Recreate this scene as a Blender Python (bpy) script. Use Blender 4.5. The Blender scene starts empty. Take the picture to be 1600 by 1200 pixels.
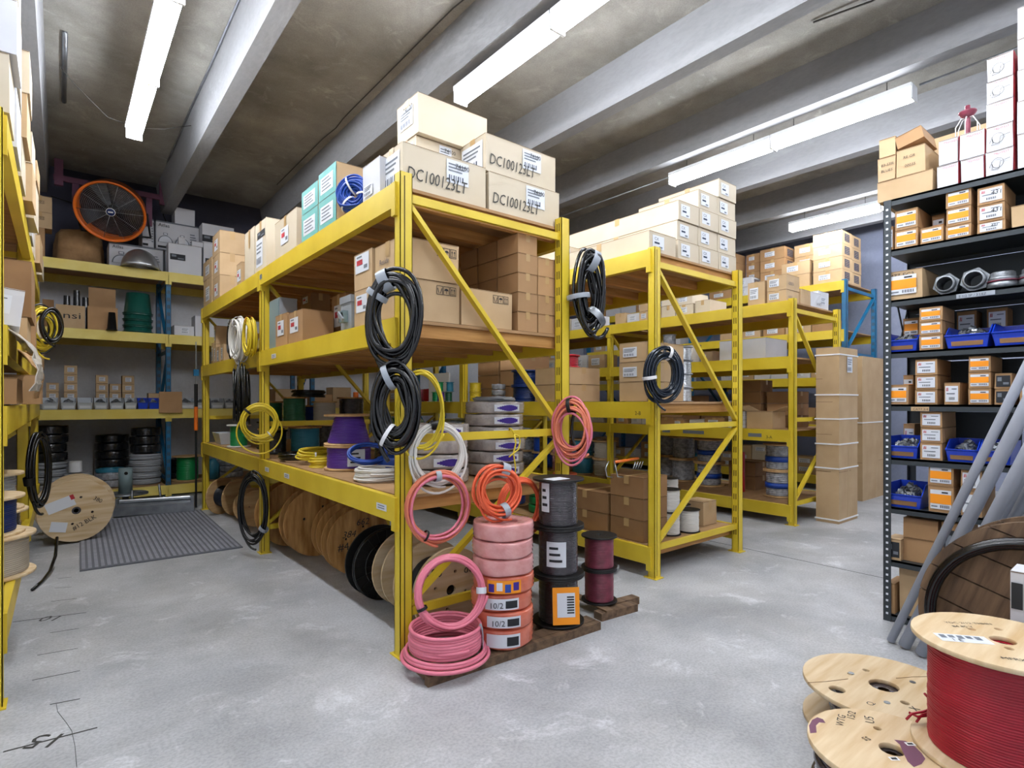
import bpy, bmesh, math, random
from mathutils import Vector, Matrix, Euler

PI = math.pi
SC = bpy.context.scene
COL = SC.collection
rnd = random.Random(7)

# ---------------------------------------------------------------- camera
EYE = 1.30                                   # metres above the floor
FX, FY = 0.6287, 0.7776                      # heading in plan: the racks run along +Y, their ends along +X
cam_d = bpy.data.cameras.new('camera'); cam_d.sensor_width = 36; cam_d.lens = 19.64
cam_d.shift_y = 0.0175; cam_d.clip_start = 0.02; cam_d.clip_end = 100
cam = bpy.data.objects.new('camera', cam_d); COL.objects.link(cam)
cam.location = (0, 0, EYE); cam.rotation_euler = (PI/2, 0, -math.atan2(FX, FY))
SC.camera = cam

# ---------------------------------------------------------------- world and exposure
w = bpy.data.worlds.new('world'); SC.world = w; w.use_nodes = True
w.node_tree.nodes['Background'].inputs[0].default_value = (0.75, 0.85, 1, 1)
w.node_tree.nodes['Background'].inputs[1].default_value = 0.3
SC.view_settings.view_transform = 'Standard'; SC.view_settings.look = 'None'
SC.view_settings.gamma = 1.0; SC.view_settings.use_curve_mapping = False
SC.view_settings.exposure = 1.42
LAMP_POWER = 21.0                            # emission strength of the fluorescent lenses
SC.cycles.max_bounces = 10; SC.cycles.diffuse_bounces = 8; SC.cycles.glossy_bounces = 3
SC.cycles.use_denoising = True
SC.cycles.sample_clamp_indirect = 6.0

# ---------------------------------------------------------------- placing helpers (a photo column seen on a known wall plane)
def ray(px):
    a = (px-800)/873
    return FX+0.7777*a, FY-0.6288*a
def y_at(X, px): dx, dy = ray(px); return X*dy/dx
def x_at(Y, px): dx, dy = ray(px); return Y*dx/dy
def z_at(py, px, X=None, Y=None):
    dx, dy = ray(px); dep = X/dx if X is not None else Y/dy
    return EYE+(628-py)/873*dep

# ---------------------------------------------------------------- materials
def lin(c):
    if isinstance(c, str): c = [int(c[i:i+2], 16)/255 for i in (0, 2, 4)]
    return tuple(v/12.92 if v <= 0.04045 else ((v+0.055)/1.055)**2.4 for v in c)+(1,)
M = {}
def mat(name, col, rough=0.6, metal=0.0, col2=None, scale=6.0, stretch=(1, 1, 1), bump=0.0, bscale=None, vary=0.0,
        coat=0.0, detail=4, lo=0.35, hi=0.65, emit=None, estr=0, alpha=None, world=False, trans=0):
    m = bpy.data.materials.new(name); m.use_nodes = True; M[name] = m
    nt = m.node_tree; N = nt.nodes; L = nt.links; b = N['Principled BSDF']
    b.inputs['Roughness'].default_value = rough; b.inputs['Metallic'].default_value = metal
    b.inputs['Coat Weight'].default_value = coat; b.inputs['Base Color'].default_value = lin(col)
    if trans: b.inputs['Transmission Weight'].default_value = trans
    out = None
    if col2 or bump:
        tc = N.new('ShaderNodeTexCoord'); mp = N.new('ShaderNodeMapping'); mp.inputs['Scale'].default_value = stretch
        if world:
            g = N.new('ShaderNodeNewGeometry'); L.new(g.outputs['Position'], mp.inputs['Vector'])
        else: L.new(tc.outputs['Object'], mp.inputs['Vector'])
    if col2:
        n = N.new('ShaderNodeTexNoise'); n.inputs['Scale'].default_value = scale; n.inputs['Detail'].default_value = detail
        L.new(mp.outputs[0], n.inputs['Vector'])
        r = N.new('ShaderNodeValToRGB'); r.color_ramp.elements[0].position = lo; r.color_ramp.elements[1].position = hi
        r.color_ramp.elements[0].color = lin(col); r.color_ramp.elements[1].color = lin(col2)
        L.new(n.outputs['Fac'], r.inputs['Fac']); out = r.outputs['Color']
    if vary:
        oi = N.new('ShaderNodeObjectInfo'); h = N.new('ShaderNodeHueSaturation')
        mr = N.new('ShaderNodeMapRange'); mr.inputs[3].default_value = 1-vary; mr.inputs[4].default_value = 1+vary*0.7
        L.new(oi.outputs['Random'], mr.inputs[0]); L.new(mr.outputs[0], h.inputs['Value'])
        if out: L.new(out, h.inputs['Color'])
        else: h.inputs['Color'].default_value = lin(col)
        out = h.outputs['Color']
    if out: L.new(out, b.inputs['Base Color'])
    if bump:
        n2 = N.new('ShaderNodeTexNoise'); n2.inputs['Scale'].default_value = bscale or scale*3; n2.inputs['Detail'].default_value = 5
        L.new(mp.outputs[0], n2.inputs['Vector'])
        bp = N.new('ShaderNodeBump'); bp.inputs['Strength'].default_value = bump; bp.inputs['Distance'].default_value = 0.01
        L.new(n2.outputs['Fac'], bp.inputs['Height']); L.new(bp.outputs[0], b.inputs['Normal'])
    if emit:
        b.inputs['Emission Color'].default_value = lin(emit); b.inputs['Emission Strength'].default_value = estr
    return m
mat('yellow', 'd9be34', 0.42, col2='cbad22', scale=3, lo=0.4, hi=0.7)
mat('yellow_pale', 'e2cf70', 0.45, col2='d8bf50', scale=3)
mat('blue_steel', '0f6a94', 0.4, col2='15557c', scale=4)
mat('slot', '4a3b10', 0.8)
mat('black', '0b0b0c', 0.5); mat('black_gloss', '08090c', 0.22, coat=0.3); mat('navy', '14202e', 0.25, coat=0.3)
mat('white', 'e9e9ea', 0.55); mat('paper', 'd3d7de', 0.6); mat('ink', '1f2227', 0.7); mat('pen', '33322f', 0.7)
mat('ink_blue', '26364f', 0.7); mat('red_ink', 'b02a34', 0.6); mat('orange_ink', 'f0930c', 0.6); mat('purple_ink', '3a1f86', 0.5)
mat('bars', '6d737c', 0.7)
mat('card_brown', 'b08a60', 0.75, col2='a47e56', scale=4, vary=0.12)
mat('card_dark', '96714a', 0.8, col2='89653f', scale=4, vary=0.12)
mat('card_tan', 'bfa27c', 0.7, col2='b3966f', scale=4, vary=0.08)
mat('card_cream', 'c9bda8', 0.7, col2='c1b49c', scale=3, vary=0.05)
mat('card_white', 'cdced2', 0.65, col2='c4c5ca', scale=3, vary=0.05)
mat('card_teal', '5a9f9b', 0.6, col2='6aaba6', scale=5)
mat('card_edge', '6e5233', 0.85)
mat('tape', 'b39362', 0.35); mat('tape_grey', '9aa1aa', 0.4)
mat('ply', 'cba878', 0.65, col2='b08654', scale=2.2, stretch=(1, 9, 1), vary=0.1, detail=6)
mat('ply_pale', 'd6c2a0', 0.6, col2='bd9e72', scale=2.0, stretch=(1, 10, 1), vary=0.05, detail=6)
mat('ply_dark', 'cf9f60', 0.6, col2='96652f', scale=2.0, stretch=(9, 1.5, 1), vary=0.1, detail=6)
mat('ply_edge', 'c9a777', 0.7)
mat('deck', 'b08b62', 0.75, col2='9a7750', scale=2, stretch=(1, 8, 1), vary=0.06)
mat('lumber', 'c59455', 0.7, col2='a9773c', scale=3, stretch=(1, 12, 12), vary=0.1)
mat('plank', '7b6148', 0.75, col2='54402f', scale=3, stretch=(10, 1, 10), vary=0.1, bump=0.3)
mat('galv', 'a5aab0', 0.35, 0.85, col2='8b9096', scale=9); mat('steel', 'b9bdc2', 0.3, 0.9); mat('zinc', '9a9ea2', 0.38, 0.8, col2='777b80', scale=30)
mat('pvc', 'b3b8c4', 0.35, col2='a7adba', scale=2, stretch=(1, 1, 0.3))
mat('grey_shelf', '363c40', 0.45, 0.3); mat('grey_box', '8b9095', 0.4); mat('grey_tube', '76898c', 0.5)
mat('mat_grey', '8b8d96', 0.6, col2='7d7f88', scale=8); mat('mat_groove', '62646b', 0.8); mat('blade', '46484c', 0.35, 0.5)
mat('bin_blue', '1540c8', 0.3, coat=0.2); mat('bin_clear', 'b9bfc6', 0.25)
mat('green', '128a4a', 0.4); mat('green_dark', '1d5a3c', 0.35); mat('bucket', '1c5a4f', 0.35, coat=0.3)
mat('purple', '50288f', 0.35); mat('red', 'b50f20', 0.32); mat('crimson', 'a80f2a', 0.35, col2='930a22', scale=10)
mat('maroon', '8a3d50', 0.35, col2='6e2c3c', scale=20); mat('blue', '12409a', 0.35); mat('blue_deep', '0c2a66', 0.35); mat('teal', '2f7c96', 0.35)
mat('cable_white', 'd8d5cf', 0.4); mat('cable_grey', '9a9ea3', 0.4); mat('cable_tan', 'a89f90', 0.5); mat('cable_yellow', 'd6bd2a', 0.4)
mat('cable_pink', 'd9768a', 0.38); mat('cable_orange', 'e0603a', 0.38); mat('cable_salmon', 'd97a5c', 0.4)
mat('orange', 'e8701a', 0.35, coat=0.2); mat('steel_purple', '6b3d55', 0.6)
mat('wrap_pink', 'dda3a0', 0.22, col2='cf8c8a', scale=14, coat=0.6, bump=0.5, bscale=26)
mat('wrap_coral', 'dd7c62', 0.22, col2='cf6a52', scale=14, coat=0.6, bump=0.5, bscale=26)
mat('wrap_grey', 'b4aba4', 0.22, col2='968f8b', scale=22, coat=0.6, bump=0.5, bscale=30)
mat('wrap_olive', '5a5a34', 0.25, col2='2c3a28', scale=22, coat=0.6, bump=0.6, bscale=30)
mat('wrap_black', '17181a', 0.2, col2='26282b', scale=22, coat=0.8, bump=0.7, bscale=30)
mat('wrap_silver', 'a2a5ab', 0.2, col2='77797f', scale=24, coat=0.7, bump=0.6, bscale=34)
mat('wind_dark', '2e2a30', 0.25, col2='3e3a40', scale=26, coat=0.7, bump=0.3, bscale=40)
mat('kraft', 'b08a5e', 0.8, col2='8c6a44', scale=6, bump=1.0, bscale=7)
mat('poly', 'cfcac2', 0.4, col2='b7afa4', scale=9, bump=0.8, bscale=14, coat=0.3)
mat('alu', 'c2c4c6', 0.3, 0.9); mat('hole', '14100c', 0.9)
mat('lens', 'ffffff', 0.5, emit='f4f8ff', estr=LAMP_POWER)
mat('lamp_body', 'dcdee0', 0.5)
mat('ceiling_wire', '3d3b38', 0.6)

def concrete(name, c1, c2, c3, rough, scale, marks=0.25, stretch=(1, 1, 1)):
    m = bpy.data.materials.new(name); m.use_nodes = True; M[name] = m
    nt = m.node_tree; N = nt.nodes; L = nt.links; b = N['Principled BSDF']
    g = N.new('ShaderNodeNewGeometry'); mp = N.new('ShaderNodeMapping'); mp.inputs['Scale'].default_value = stretch
    L.new(g.outputs['Position'], mp.inputs['Vector'])
    def noise(s, d, ro=0.55, dis=0.0):
        n = N.new('ShaderNodeTexNoise'); n.inputs['Scale'].default_value = s; n.inputs['Detail'].default_value = d
        n.inputs['Roughness'].default_value = ro; n.inputs['Distortion'].default_value = dis
        L.new(mp.outputs[0], n.inputs['Vector']); return n.outputs['Fac']
    def ramp(f, a, bb, p0, p1):
        r = N.new('ShaderNodeValToRGB'); r.color_ramp.elements[0].position = p0; r.color_ramp.elements[1].position = p1
        r.color_ramp.elements[0].color = a; r.color_ramp.elements[1].color = bb; L.new(f, r.inputs['Fac']); return r.outputs['Color']
    def mix(f, a, bb, t='MIX'):
        x = N.new('ShaderNodeMix'); x.data_type = 'RGBA'; x.blend_type = t
        if isinstance(f, float): x.inputs[0].default_value = f
        else: L.new(f, x.inputs[0])
        L.new(a, x.inputs[6])
        if isinstance(bb, tuple): x.inputs[7].default_value = bb
        else: L.new(bb, x.inputs[7])
        return x.outputs[2]
    base = ramp(noise(scale, 8, 0.6), lin(c1), lin(c2), 0.38, 0.64)
    worn = ramp(noise(scale*2.6, 9, 0.72, 0.6), (0, 0, 0, 1), (1, 1, 1, 1), 0.56, 0.74)
    c = mix(worn, base, lin(c3))
    speck = ramp(noise(scale*60, 2), (0.80, 0.80, 0.80, 1), (1.06, 1.06, 1.06, 1), 0.35, 0.6)
    c = mix(marks*2.0, c, speck, 'MULTIPLY')
    dark = ramp(noise(scale*0.7, 8, 0.68, 0.5), (0.74, 0.73, 0.71, 1), (1, 1, 1, 1), 0.38, 0.56)
    c = mix(0.8, c, dark, 'MULTIPLY')
    L.new(c, b.inputs['Base Color'])
    b.inputs['Roughness'].default_value = rough
    bp = N.new('ShaderNodeBump'); bp.inputs['Strength'].default_value = 0.25; bp.inputs['Distance'].default_value = 0.01
    L.new(noise(scale*14, 6, 0.7), bp.inputs['Height']); L.new(bp.outputs[0], b.inputs['Normal'])
concrete('floor_concrete', 'a0a2a5', 'bdbec0', 'e0e2e6', 0.45, 1.3, 0.4)
concrete('ceiling_concrete', '8a8883', 'a9a7a1', 'bdbbb5', 0.85, 1.3)
concrete('beam_concrete', '828386', '929397', 'a2a4a8', 0.8, 0.7, 0.15, (1, 0.35, 1))
concrete('wall_paint', 'd3d6dc', 'dcdfe4', 'e4e6ea', 0.7, 0.5, 0.1)
concrete('wall_lamp_tint', '8289a0', '8d94aa', '989fb4', 0.7, 0.5, 0.1)  # bluish cast of the nearby strip light is put into this wall colour
concrete('wall_void_shade', '4c4d5e', '555668', '606172', 0.8, 0.6, 0.1)  # shade of the void beyond the slab end, put into a dark colour

# ---------------------------------------------------------------- mesh building
class MB:
    def __init__(s): s.v = []; s.f = []; s.m = []; s.sm = []; s.mats = []
    def mi(s, name):
        if name not in s.mats: s.mats.append(name)
        return s.mats.index(name)
    def add(s, vs, fs, m, smooth=False, X=None):
        k = len(s.v); i = s.mi(m)
        s.v += [tuple(X @ Vector(p)) for p in vs] if X is not None else [tuple(p) for p in vs]
        for f in fs: s.f.append([k+j for j in f]); s.m.append(i); s.sm.append(smooth)
    def box(s, x0, x1, y0, y1, z0, z1, m, jit=0, X=None):
        j = (lambda: rnd.uniform(-jit, jit)) if jit else (lambda: 0)
        vs = [(x+j(), y+j(), z) for z in (z0, z1) for x, y in ((x0, y0), (x1, y0), (x1, y1), (x0, y1))]
        s.add(vs, [(0, 3, 2, 1), (4, 5, 6, 7), (0, 1, 5, 4), (1, 2, 6, 5), (2, 3, 7, 6), (3, 0, 4, 7)], m, X=X)
    def bar(s, p, q, w, d, m, up=(0, 0, 1)):
        """rectangular bar from p to q, w across, d along up"""
        p, q = Vector(p), Vector(q); t = (q-p); ln = t.length; t.normalize(); u = Vector(up)
        a = t.cross(u)
        if a.length < 1e-5: a = t.cross(Vector((1, 0, 0)))
        a.normalize(); b = a.cross(t)
        X = Matrix((a, b, t)).transposed().to_4x4(); X.translation = p
        s.box(-w/2, w/2, -d/2, d/2, 0, ln, m, X=X)
    def lathe(s, prof, m, n=24, X=None, smooth=True, a0=0, a1=2*PI, caps=False):
        """prof: list of (r, z); spun round local Z"""
        full = abs(a1-a0-2*PI) < 1e-6; k = n if full else n+1
        vs = [(r*math.cos(a0+(a1-a0)*i/n), r*math.sin(a0+(a1-a0)*i/n), z) for r, z in prof for i in range(k)]
        fs = [(j*k+i, j*k+(i+1) % k, (j+1)*k+(i+1) % k, (j+1)*k+i) for j in range(len(prof)-1) for i in range(k if full else n)]
        s.add(vs, fs, m, smooth, X)
        if caps:
            s.add([vs[i] for i in range(k)], [tuple(reversed(range(k)))], m, False, X)
            s.add([vs[(len(prof)-1)*k+i] for i in range(k)], [tuple(range(k))], m, False, X)
    def cyl(s, r, z0, z1, m, n=20, X=None, r2=None):
        s.lathe([(r, z0), (r if r2 is None else r2, z1)], m, n, X, True, caps=True)
    def tube(s, pts, r, m, n=6, closed=False):
        pts = [Vector(p) for p in pts]; k = len(pts); vs = []
        up = None
        for i, p in enumerate(pts):
            a = pts[(i-1) % k] if (closed or i > 0) else p; b = pts[(i+1) % k] if (closed or i < k-1) else p
            t = (b-a)
            if t.length < 1e-9: t = Vector((0, 0, 1))
            t.normalize()
            if up is None: up = t.orthogonal().normalized()
            up = (up-t*up.dot(t))
            if up.length < 1e-6: up = t.orthogonal()
            up.normalize(); sd = t.cross(up)
            vs += [p+(up*math.cos(2*PI*j/n)+sd*math.sin(2*PI*j/n))*r for j in range(n)]
        fs = [(i*n+j, i*n+(j+1) % n, ((i+1) % k)*n+(j+1) % n, ((i+1) % k)*n+j) for i in range(k if closed else k-1) for j in range(n)]
        if not closed: fs += [tuple(reversed(range(n))), tuple((k-1)*n+j for j in range(n))]
        s.add(vs, fs, m, True)
    def mesh(s, name):
        me = bpy.data.meshes.new(name); me.from_pydata(s.v, [], s.f)
        for n in s.mats: me.materials.append(M[n])
        me.polygons.foreach_set('material_index', s.m); me.polygons.foreach_set('use_smooth', s.sm)
        me.update(); return me
    def build(s, name, parent=None, loc=(0, 0, 0), rot=None):
        return put(name, s.mesh(name), parent, loc, rot)
def put(name, me, parent=None, loc=(0, 0, 0), rot=None):
    o = bpy.data.objects.new(name, me); COL.objects.link(o); o.parent = parent; o.location = loc
    if rot is not None: o.rotation_euler = rot
    return o
SEEN = {}
def tag(o, label, cat, group=None, kind=None):
    n = len(label.split())
    if n < 4 or n > 16: print('LABEL LENGTH', n, label)
    SEEN[label] = SEEN.get(label, 0)+1
    if SEEN[label] > 1: print('LABEL TWICE', label)
    o['label'] = label; o['category'] = cat
    if group: o['group'] = group
    if kind: o['kind'] = kind
    return o
def empty(name, loc, label, cat, group=None, rot=None):
    o = bpy.data.objects.new(name, None); COL.objects.link(o); o.location = loc; o.empty_display_size = 0.1
    if rot is not None: o.rotation_euler = rot
    return tag(o, label, cat, group)
def structure(o): o['kind'] = 'structure'; return o

_tc = {}
def text_data(txt, size):
    k = (txt, size)
    if k not in _tc:
        c = bpy.data.curves.new('t', 'FONT'); c.body = txt; c.size = size; c.resolution_u = 2
        o = bpy.data.objects.new('t', c); COL.objects.link(o)
        dg = bpy.context.evaluated_depsgraph_get(); me = bpy.data.meshes.new_from_object(o.evaluated_get(dg))
        vs = [tuple(v.co) for v in me.vertices]; fs = [tuple(p.vertices) for p in me.polygons]
        bpy.data.objects.remove(o); bpy.data.curves.remove(c); bpy.data.meshes.remove(me)
        _tc[k] = (vs, fs)
    return _tc[k]
def frame(face, o):
    """local frame on a face: u to the viewer's right, v up, w out of the face"""
    o = Vector(o)
    ax = {'-Y': ((1, 0, 0), (0, 0, 1)), '-X': ((0, -1, 0), (0, 0, 1)), '+Z': ((1, 0, 0), (0, 1, 0)), '+X': ((0, 1, 0), (0, 0, 1))}[face] if isinstance(face, str) else face
    u, v = Vector(ax[0]), Vector(ax[1]); X = Matrix((u, v, u.cross(v))).transposed().to_4x4(); X.translation = o
    return X
def rect(mb, X, u0, v0, u1, v1, w, m): mb.add([(u0, v0, w), (u1, v0, w), (u1, v1, w), (u0, v1, w)], [(0, 1, 2, 3)], m, X=X)
def words(mb, X, txt, size, u, v, w, m, shear=0.0, sx=1.0, ang=0.0):
    vs, fs = text_data(txt, size); ca, sa = math.cos(ang), math.sin(ang)
    pts = [((x*sx+y*shear), y) for x, y, z in vs]
    mb.add([(u+x*ca-y*sa, v+x*sa+y*ca, w) for x, y in pts], fs, m, X=X)
def decal(mb, X, u, v, w, h, style, txt=None):
    """a printed label stuck on a face, lower left at (u, v)"""
    e = 0.0012
    if style == 'white':
        rect(mb, X, u, v, u+w, v+h, e, 'paper')
        for k in range(3):
            rect(mb, X, u+w*.08, v+h*(.78-.14*k), u+w*(.9-.2*((k*7) % 3)/2), v+h*(.84-.14*k), 2*e, 'bars')
        for k in range(7): rect(mb, X, u+w*(.1+.1*k), v+h*.1, u+w*(.1+.1*k+(.03 if k % 2 else .05)), v+h*.34, 2*e, 'ink_blue')
    elif style == 'orange':
        rect(mb, X, u, v, u+w, v+h, e, 'paper'); rect(mb, X, u, v+h*.28, u+w, v+h*.78, 2*e, 'orange_ink')
        rect(mb, X, u+w*.55, v+h*.84, u+w*.85, v+h*.92, 2*e, 'ink')
        rect(mb, X, u+w*.05, v+h*.1, u+w*.35, v+h*.17, 2*e, 'bars')
        for k in range(9): rect(mb, X, u+w*(.48+.05*k), v+h*.07, u+w*(.48+.05*k+(.018 if k % 2 else .03)), v+h*.22, 2*e, 'ink')
    elif style == 'red':
        rect(mb, X, u, v, u+w, v+h, e, 'paper'); rect(mb, X, u+w*.12, v+h*.42, u+w*.55, v+h*.7, 2*e, 'red_ink')
        rect(mb, X, u+w*.12, v+h*.82, u+w*.5, v+h*.9, 2*e, 'bars'); rect(mb, X, u+w*.65, v+h*.15, u+w*.9, v+h*.35, 2*e, 'bars')
    elif style == 'mark':      # white label with a red M-shaped mark top left and bars
        rect(mb, X, u, v, u+w, v+h, e, 'paper')
        for k in range(3): mb.add([(u+w*(.07+.06*k), v+h*.68, 2*e), (u+w*(.11+.06*k), v+h*.68, 2*e), (u+w*(.14+.05*k), v+h*.9, 2*e), (u+w*(.10+.06*k), v+h*.9, 2*e)], [(0, 1, 2, 3)], 'red_ink', X=X)
        rect(mb, X, u+w*.5, v+h*.78, u+w*.9, v+h*.84, 2*e, 'bars'); rect(mb, X, u+w*.1, v+h*.48, u+w*.75, v+h*.55, 2*e, 'bars')
        for k in range(9): rect(mb, X, u+w*(.3+.05*k), v+h*.12, u+w*(.3+.05*k+(.018 if k % 2 else .03)), v+h*.3, 2*e, 'ink')
    elif style == 'grid':      # dark printed panel
        rect(mb, X, u, v, u+w, v+h, e, 'ink_blue')
        for k in range(4): rect(mb, X, u+w*.08, v+h*(.12+.22*k), u+w*.92, v+h*(.17+.22*k), 2*e, 'card_tan')
    elif style == 'teal':
        rect(mb, X, u, v, u+w, v+h, e, 'card_teal'); rect(mb, X, u+w*.12, v+h*.2, u+w*.84, v+h*.78, 2*e, 'paper')
        for k in range(4): rect(mb, X, u+w*.2, v+h*(.3+.12*k), u+w*(.74-.1*(k % 2)), v+h*(.34+.12*k), 3*e, 'bars')
    elif style == 'teal_plain':
        rect(mb, X, u, v, u+w, v+h, e, 'card_teal'); rect(mb, X, u+w*.2, v+h*.3, u+w*.6, v+h*.36, 2*e, 'green_dark'); rect(mb, X, u+w*.2, v+h*.5, u+w*.7, v+h*.55, 2*e, 'green_dark')
    elif style == 'dark':
        rect(mb, X, u, v, u+w, v+h, e, 'ink'); rect(mb, X, u+w*.1, v+h*.5, u+w*.4, v+h*.85, 2*e, 'bars'); rect(mb, X, u+w*.5, v+h*.2, u+w*.9, v+h*.4, 2*e, 'bars')
    elif style == 'cx':
        rect(mb, X, u, v, u+w, v+h, e, 'paper'); words(mb, X, 'CX', h*.34, u+w*.15, v+h*.62, 2*e, 'ink_blue', sx=1.1)
        rect(mb, X, u+w*.15, v+h*.35, u+w*.6, v+h*.5, 2*e, 'ink_blue'); rect(mb, X, u+w*.55, v+h*.08, u+w*.85, v+h*.2, 2*e, 'bars')
    elif style == 'care':      # the three handling symbols: hands, umbrella, arrows
        for k in range(3):
            a = u+w*k/3; b = a+w/3*.93; t = h*.06
            for q in ((a, v, b, v+t), (a, v+h-t, b, v+h), (a, v, a+t, v+h), (b-t, v, b, v+h)): rect(mb, X, *q, e, 'ink')
            c = (a+b)/2; s = w/3
            if k == 0:
                for sg in (-1, 1):
                    mb.add([(c+sg*s*.05, v+h*.15, e), (c+sg*s*.14, v+h*.15, e), (c+sg*s*.36, v+h*.7, e), (c+sg*s*.27, v+h*.75, e)], [(0, 1, 2, 3)], 'ink', X=X)
            elif k == 1:
                n = 8; mb.add([(c+math.cos(PI*i/n)*s*.32, v+h*.5+math.sin(PI*i/n)*h*.25, e) for i in range(n+1)], [tuple(range(n+1))], 'ink', X=X)
                rect(mb, X, c-s*.03, v+h*.18, c+s*.03, v+h*.5, e, 'ink')
            else:
                for sg in (-1, 1):
                    rect(mb, X, c+sg*s*.18-s*.035, v+h*.25, c+sg*s*.18+s*.035, v+h*.65, e, 'ink')
                    mb.add([(c+sg*s*.18-s*.12, v+h*.6, e), (c+sg*s*.18+s*.12, v+h*.6, e), (c+sg*s*.18, v+h*.85, e)], [(0, 1, 2)], 'ink', X=X)
                rect(mb, X, c-s*.34, v+h*.14, c+s*.34, v+h*.2, e, 'ink')

# ================================================================ THE ROOM
XL, XR, YB, YF = -1.45, 10.6, 10.15, -5.0     # walls; the back wall is at +Y
HS, HB, YE = 4.41, 4.05, 9.55                  # slab underside, beam underside, where slab and beams end
m = MB(); m.box(XL, XR, YF, YB, -0.12, 0, 'floor_concrete'); floor = structure(m.build('floor'))
m = MB()
m.box(4.72, 4.728, YF, 9.5, 0.0, 0.0008, 'pen'); m.build('floor_joint', floor)
# marker ruler drawn on the floor beside the left rack
m = MB(); U = ((0.77, -0.637, 0), (0.637, 0.77, 0))
def floor_pt(px, py): dx, dy = ray(px); d = EYE*873/(py-628); return (dx*d, dy*d)
for a, b, wd in (((5, 1175), (152, 1137), .009), ((78, 1101), (125, 1092), .006), ((50, 1063), (125, 1048), .005), ((58, 1024), (122, 1013), .004),
             ((78, 989), (123, 982), .004), ((20, 972), (135, 957), .006), ((80, 940), (120, 935), .004), ((90, 904), (112, 902), .003), ((85, 919), (112, 917), .003)):
    p, q = floor_pt(*a), floor_pt(*b); m.bar((*p, .0005), (*q, .0005), wd, .0006, 'pen')
def floor_words(txt, px, py, size, flip=PI):
    p = floor_pt(px, py); ang = math.atan2(-0.55, 0.83)+flip
    X = Matrix.Translation((p[0], p[1], 0)) @ Matrix.Rotation(ang, 4, 'Z'); words(m, X, txt, size, 0, 0, .0012, 'pen')
floor_words('15', 112, 1146, .13); floor_words('10', 104, 962, .12)
p = [floor_pt(*q) for q in ((88, 1100), (90, 1112), (104, 1130), (112, 1142), (117, 1165), (120, 1199))]
m.tube([(a, b, .0002) for a, b in p], .0012, 'pen', 4)
m.build('floor_marking', floor)
# ceiling: slab with downstand beams (double tees)
m = MB(); m.box(XL, XR, YF, YE, HS, HS+.25, 'ceiling_concrete'); ceiling = structure(m.build('ceiling'))
m = MB(); m.box(XL, XR, YE, YB, 5.2, 5.3, 'wall_void_shade'); structure(m.build('ceiling'))
for k in range(-1, 7):
    xr = 1.283+1.418*k; m = MB(); w0, w1 = .14, .205
    vs = [(x, y, z) for y in (YF, YE) for x, z in ((xr-w0, HB), (xr, HB), (xr+.03, HS+.01), (xr-w1, HS+.01))]
    m.add(vs, [(0, 1, 2, 3), (7, 6, 5, 4), (0, 4, 5, 1), (1, 5, 6, 2), (2, 6, 7, 3), (3, 7, 4, 0)], 'beam_concrete'); m.build('beam', ceiling)
m = MB(); m.box(XL, XR, YB, YB+.12, 0, 3.3, 'wall_paint'); m.box(XL, XR, YB, YB+.12, 3.3, 5.3, 'wall_void_shade'); structure(m.build('wall_back'))
m = MB(); m.box(XL-.12, XL, YF, YB, 0, 5.3, 'wall_paint'); structure(m.build('wall_left'))
m = MB(); m.box(XR, XR+.12, YF, YB, 0, 5.3, 'wall_lamp_tint'); structure(m.build('wall_right'))
m = MB(); m.box(XL, XR, YF-.12, YF, 0, 5.3, 'wall_paint'); structure(m.build('wall_front'))
m = MB(); m.box(XL, XR, YE-.03, YE+.0, HS+.25, 5.3, 'wall_void_shade'); structure(m.build('wall_upstand'))

# fluorescent strip lights, four feet each, end to end along Y
def fixture(x, y1, label, z=3.93, ln=1.2):
    o = empty('fluorescent_light', (x, y1-ln/2, z), label, 'ceiling light', 'fluorescent strip lights under the ceiling')
    h = ln/2
    m = MB(); m.box(-.075, .075, -h, h, .025, .06, 'lamp_body'); m.build('housing', o)
    m = MB(); m.lathe([(.001, -h+.01), (.055, -h+.01), (.062, -h+.03), (.062, h-.03), (.055, h-.01), (.001, h-.01)], 'lens', 8, Matrix.Translation((0, 0, -.02)) @ Matrix.Rotation(PI/2, 4, 'X')); m.build('lamp_lens', o)
    m = MB()
    for s in (-1, 1): m = MB(); m.box(-.066, .066, s*h-.006, s*h+.006, -.072, .055, 'lamp_body'); m.build('end_cap', o)
    for s in (-.4, .4): m = MB(); m.tube([(0, s, .06), (0, s, HS-z)], .004, 'ceiling_wire', 5); m.build('hanger', o)
fixture(.56, 6.55, 'glowing strip light above the aisle left of the stacked rack, farther one')
fixture(.56, 5.34, 'glowing strip light above the left aisle, second from its far end')
fixture(.56, 4.13, 'glowing strip light above the left aisle, third from its far end')
fixture(.56, 2.92, 'glowing strip light above the left aisle, just out of frame')
fixture(2.68, 1.60, 'glowing strip light in the middle row, just out of frame')
fixture(2.68, 4.02, 'glowing strip light above the tan long cartons on the big yellow rack')
fixture(2.68, 2.81, 'glowing strip light at the top edge of the photo, right of centre')
fixture(5.63, 3.95, 'glowing strip light above the second yellow rack, left one of the pair')
fixture(5.63, 2.74, 'glowing strip light right of its twin, ending above the grey shelving')
fixture(8.55, 3.9, 'short glowing strip light at the far right above the brown cartons')
fixture(8.55, 2.69, 'glowing strip light in the last row hidden behind grey shelving')
for x_, rn in ((.56, 'left'), (2.68, 'middle'), (5.63, 'third'), (8.55, 'last')):
    for k, y_ in enumerate((.36, -2.08)): fixture(x_, y_, f'added unseen strip light in the {rn} row behind the camera, {("first", "second")[k]} back')  # unseen fixtures added to brighten the scene from the front

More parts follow.
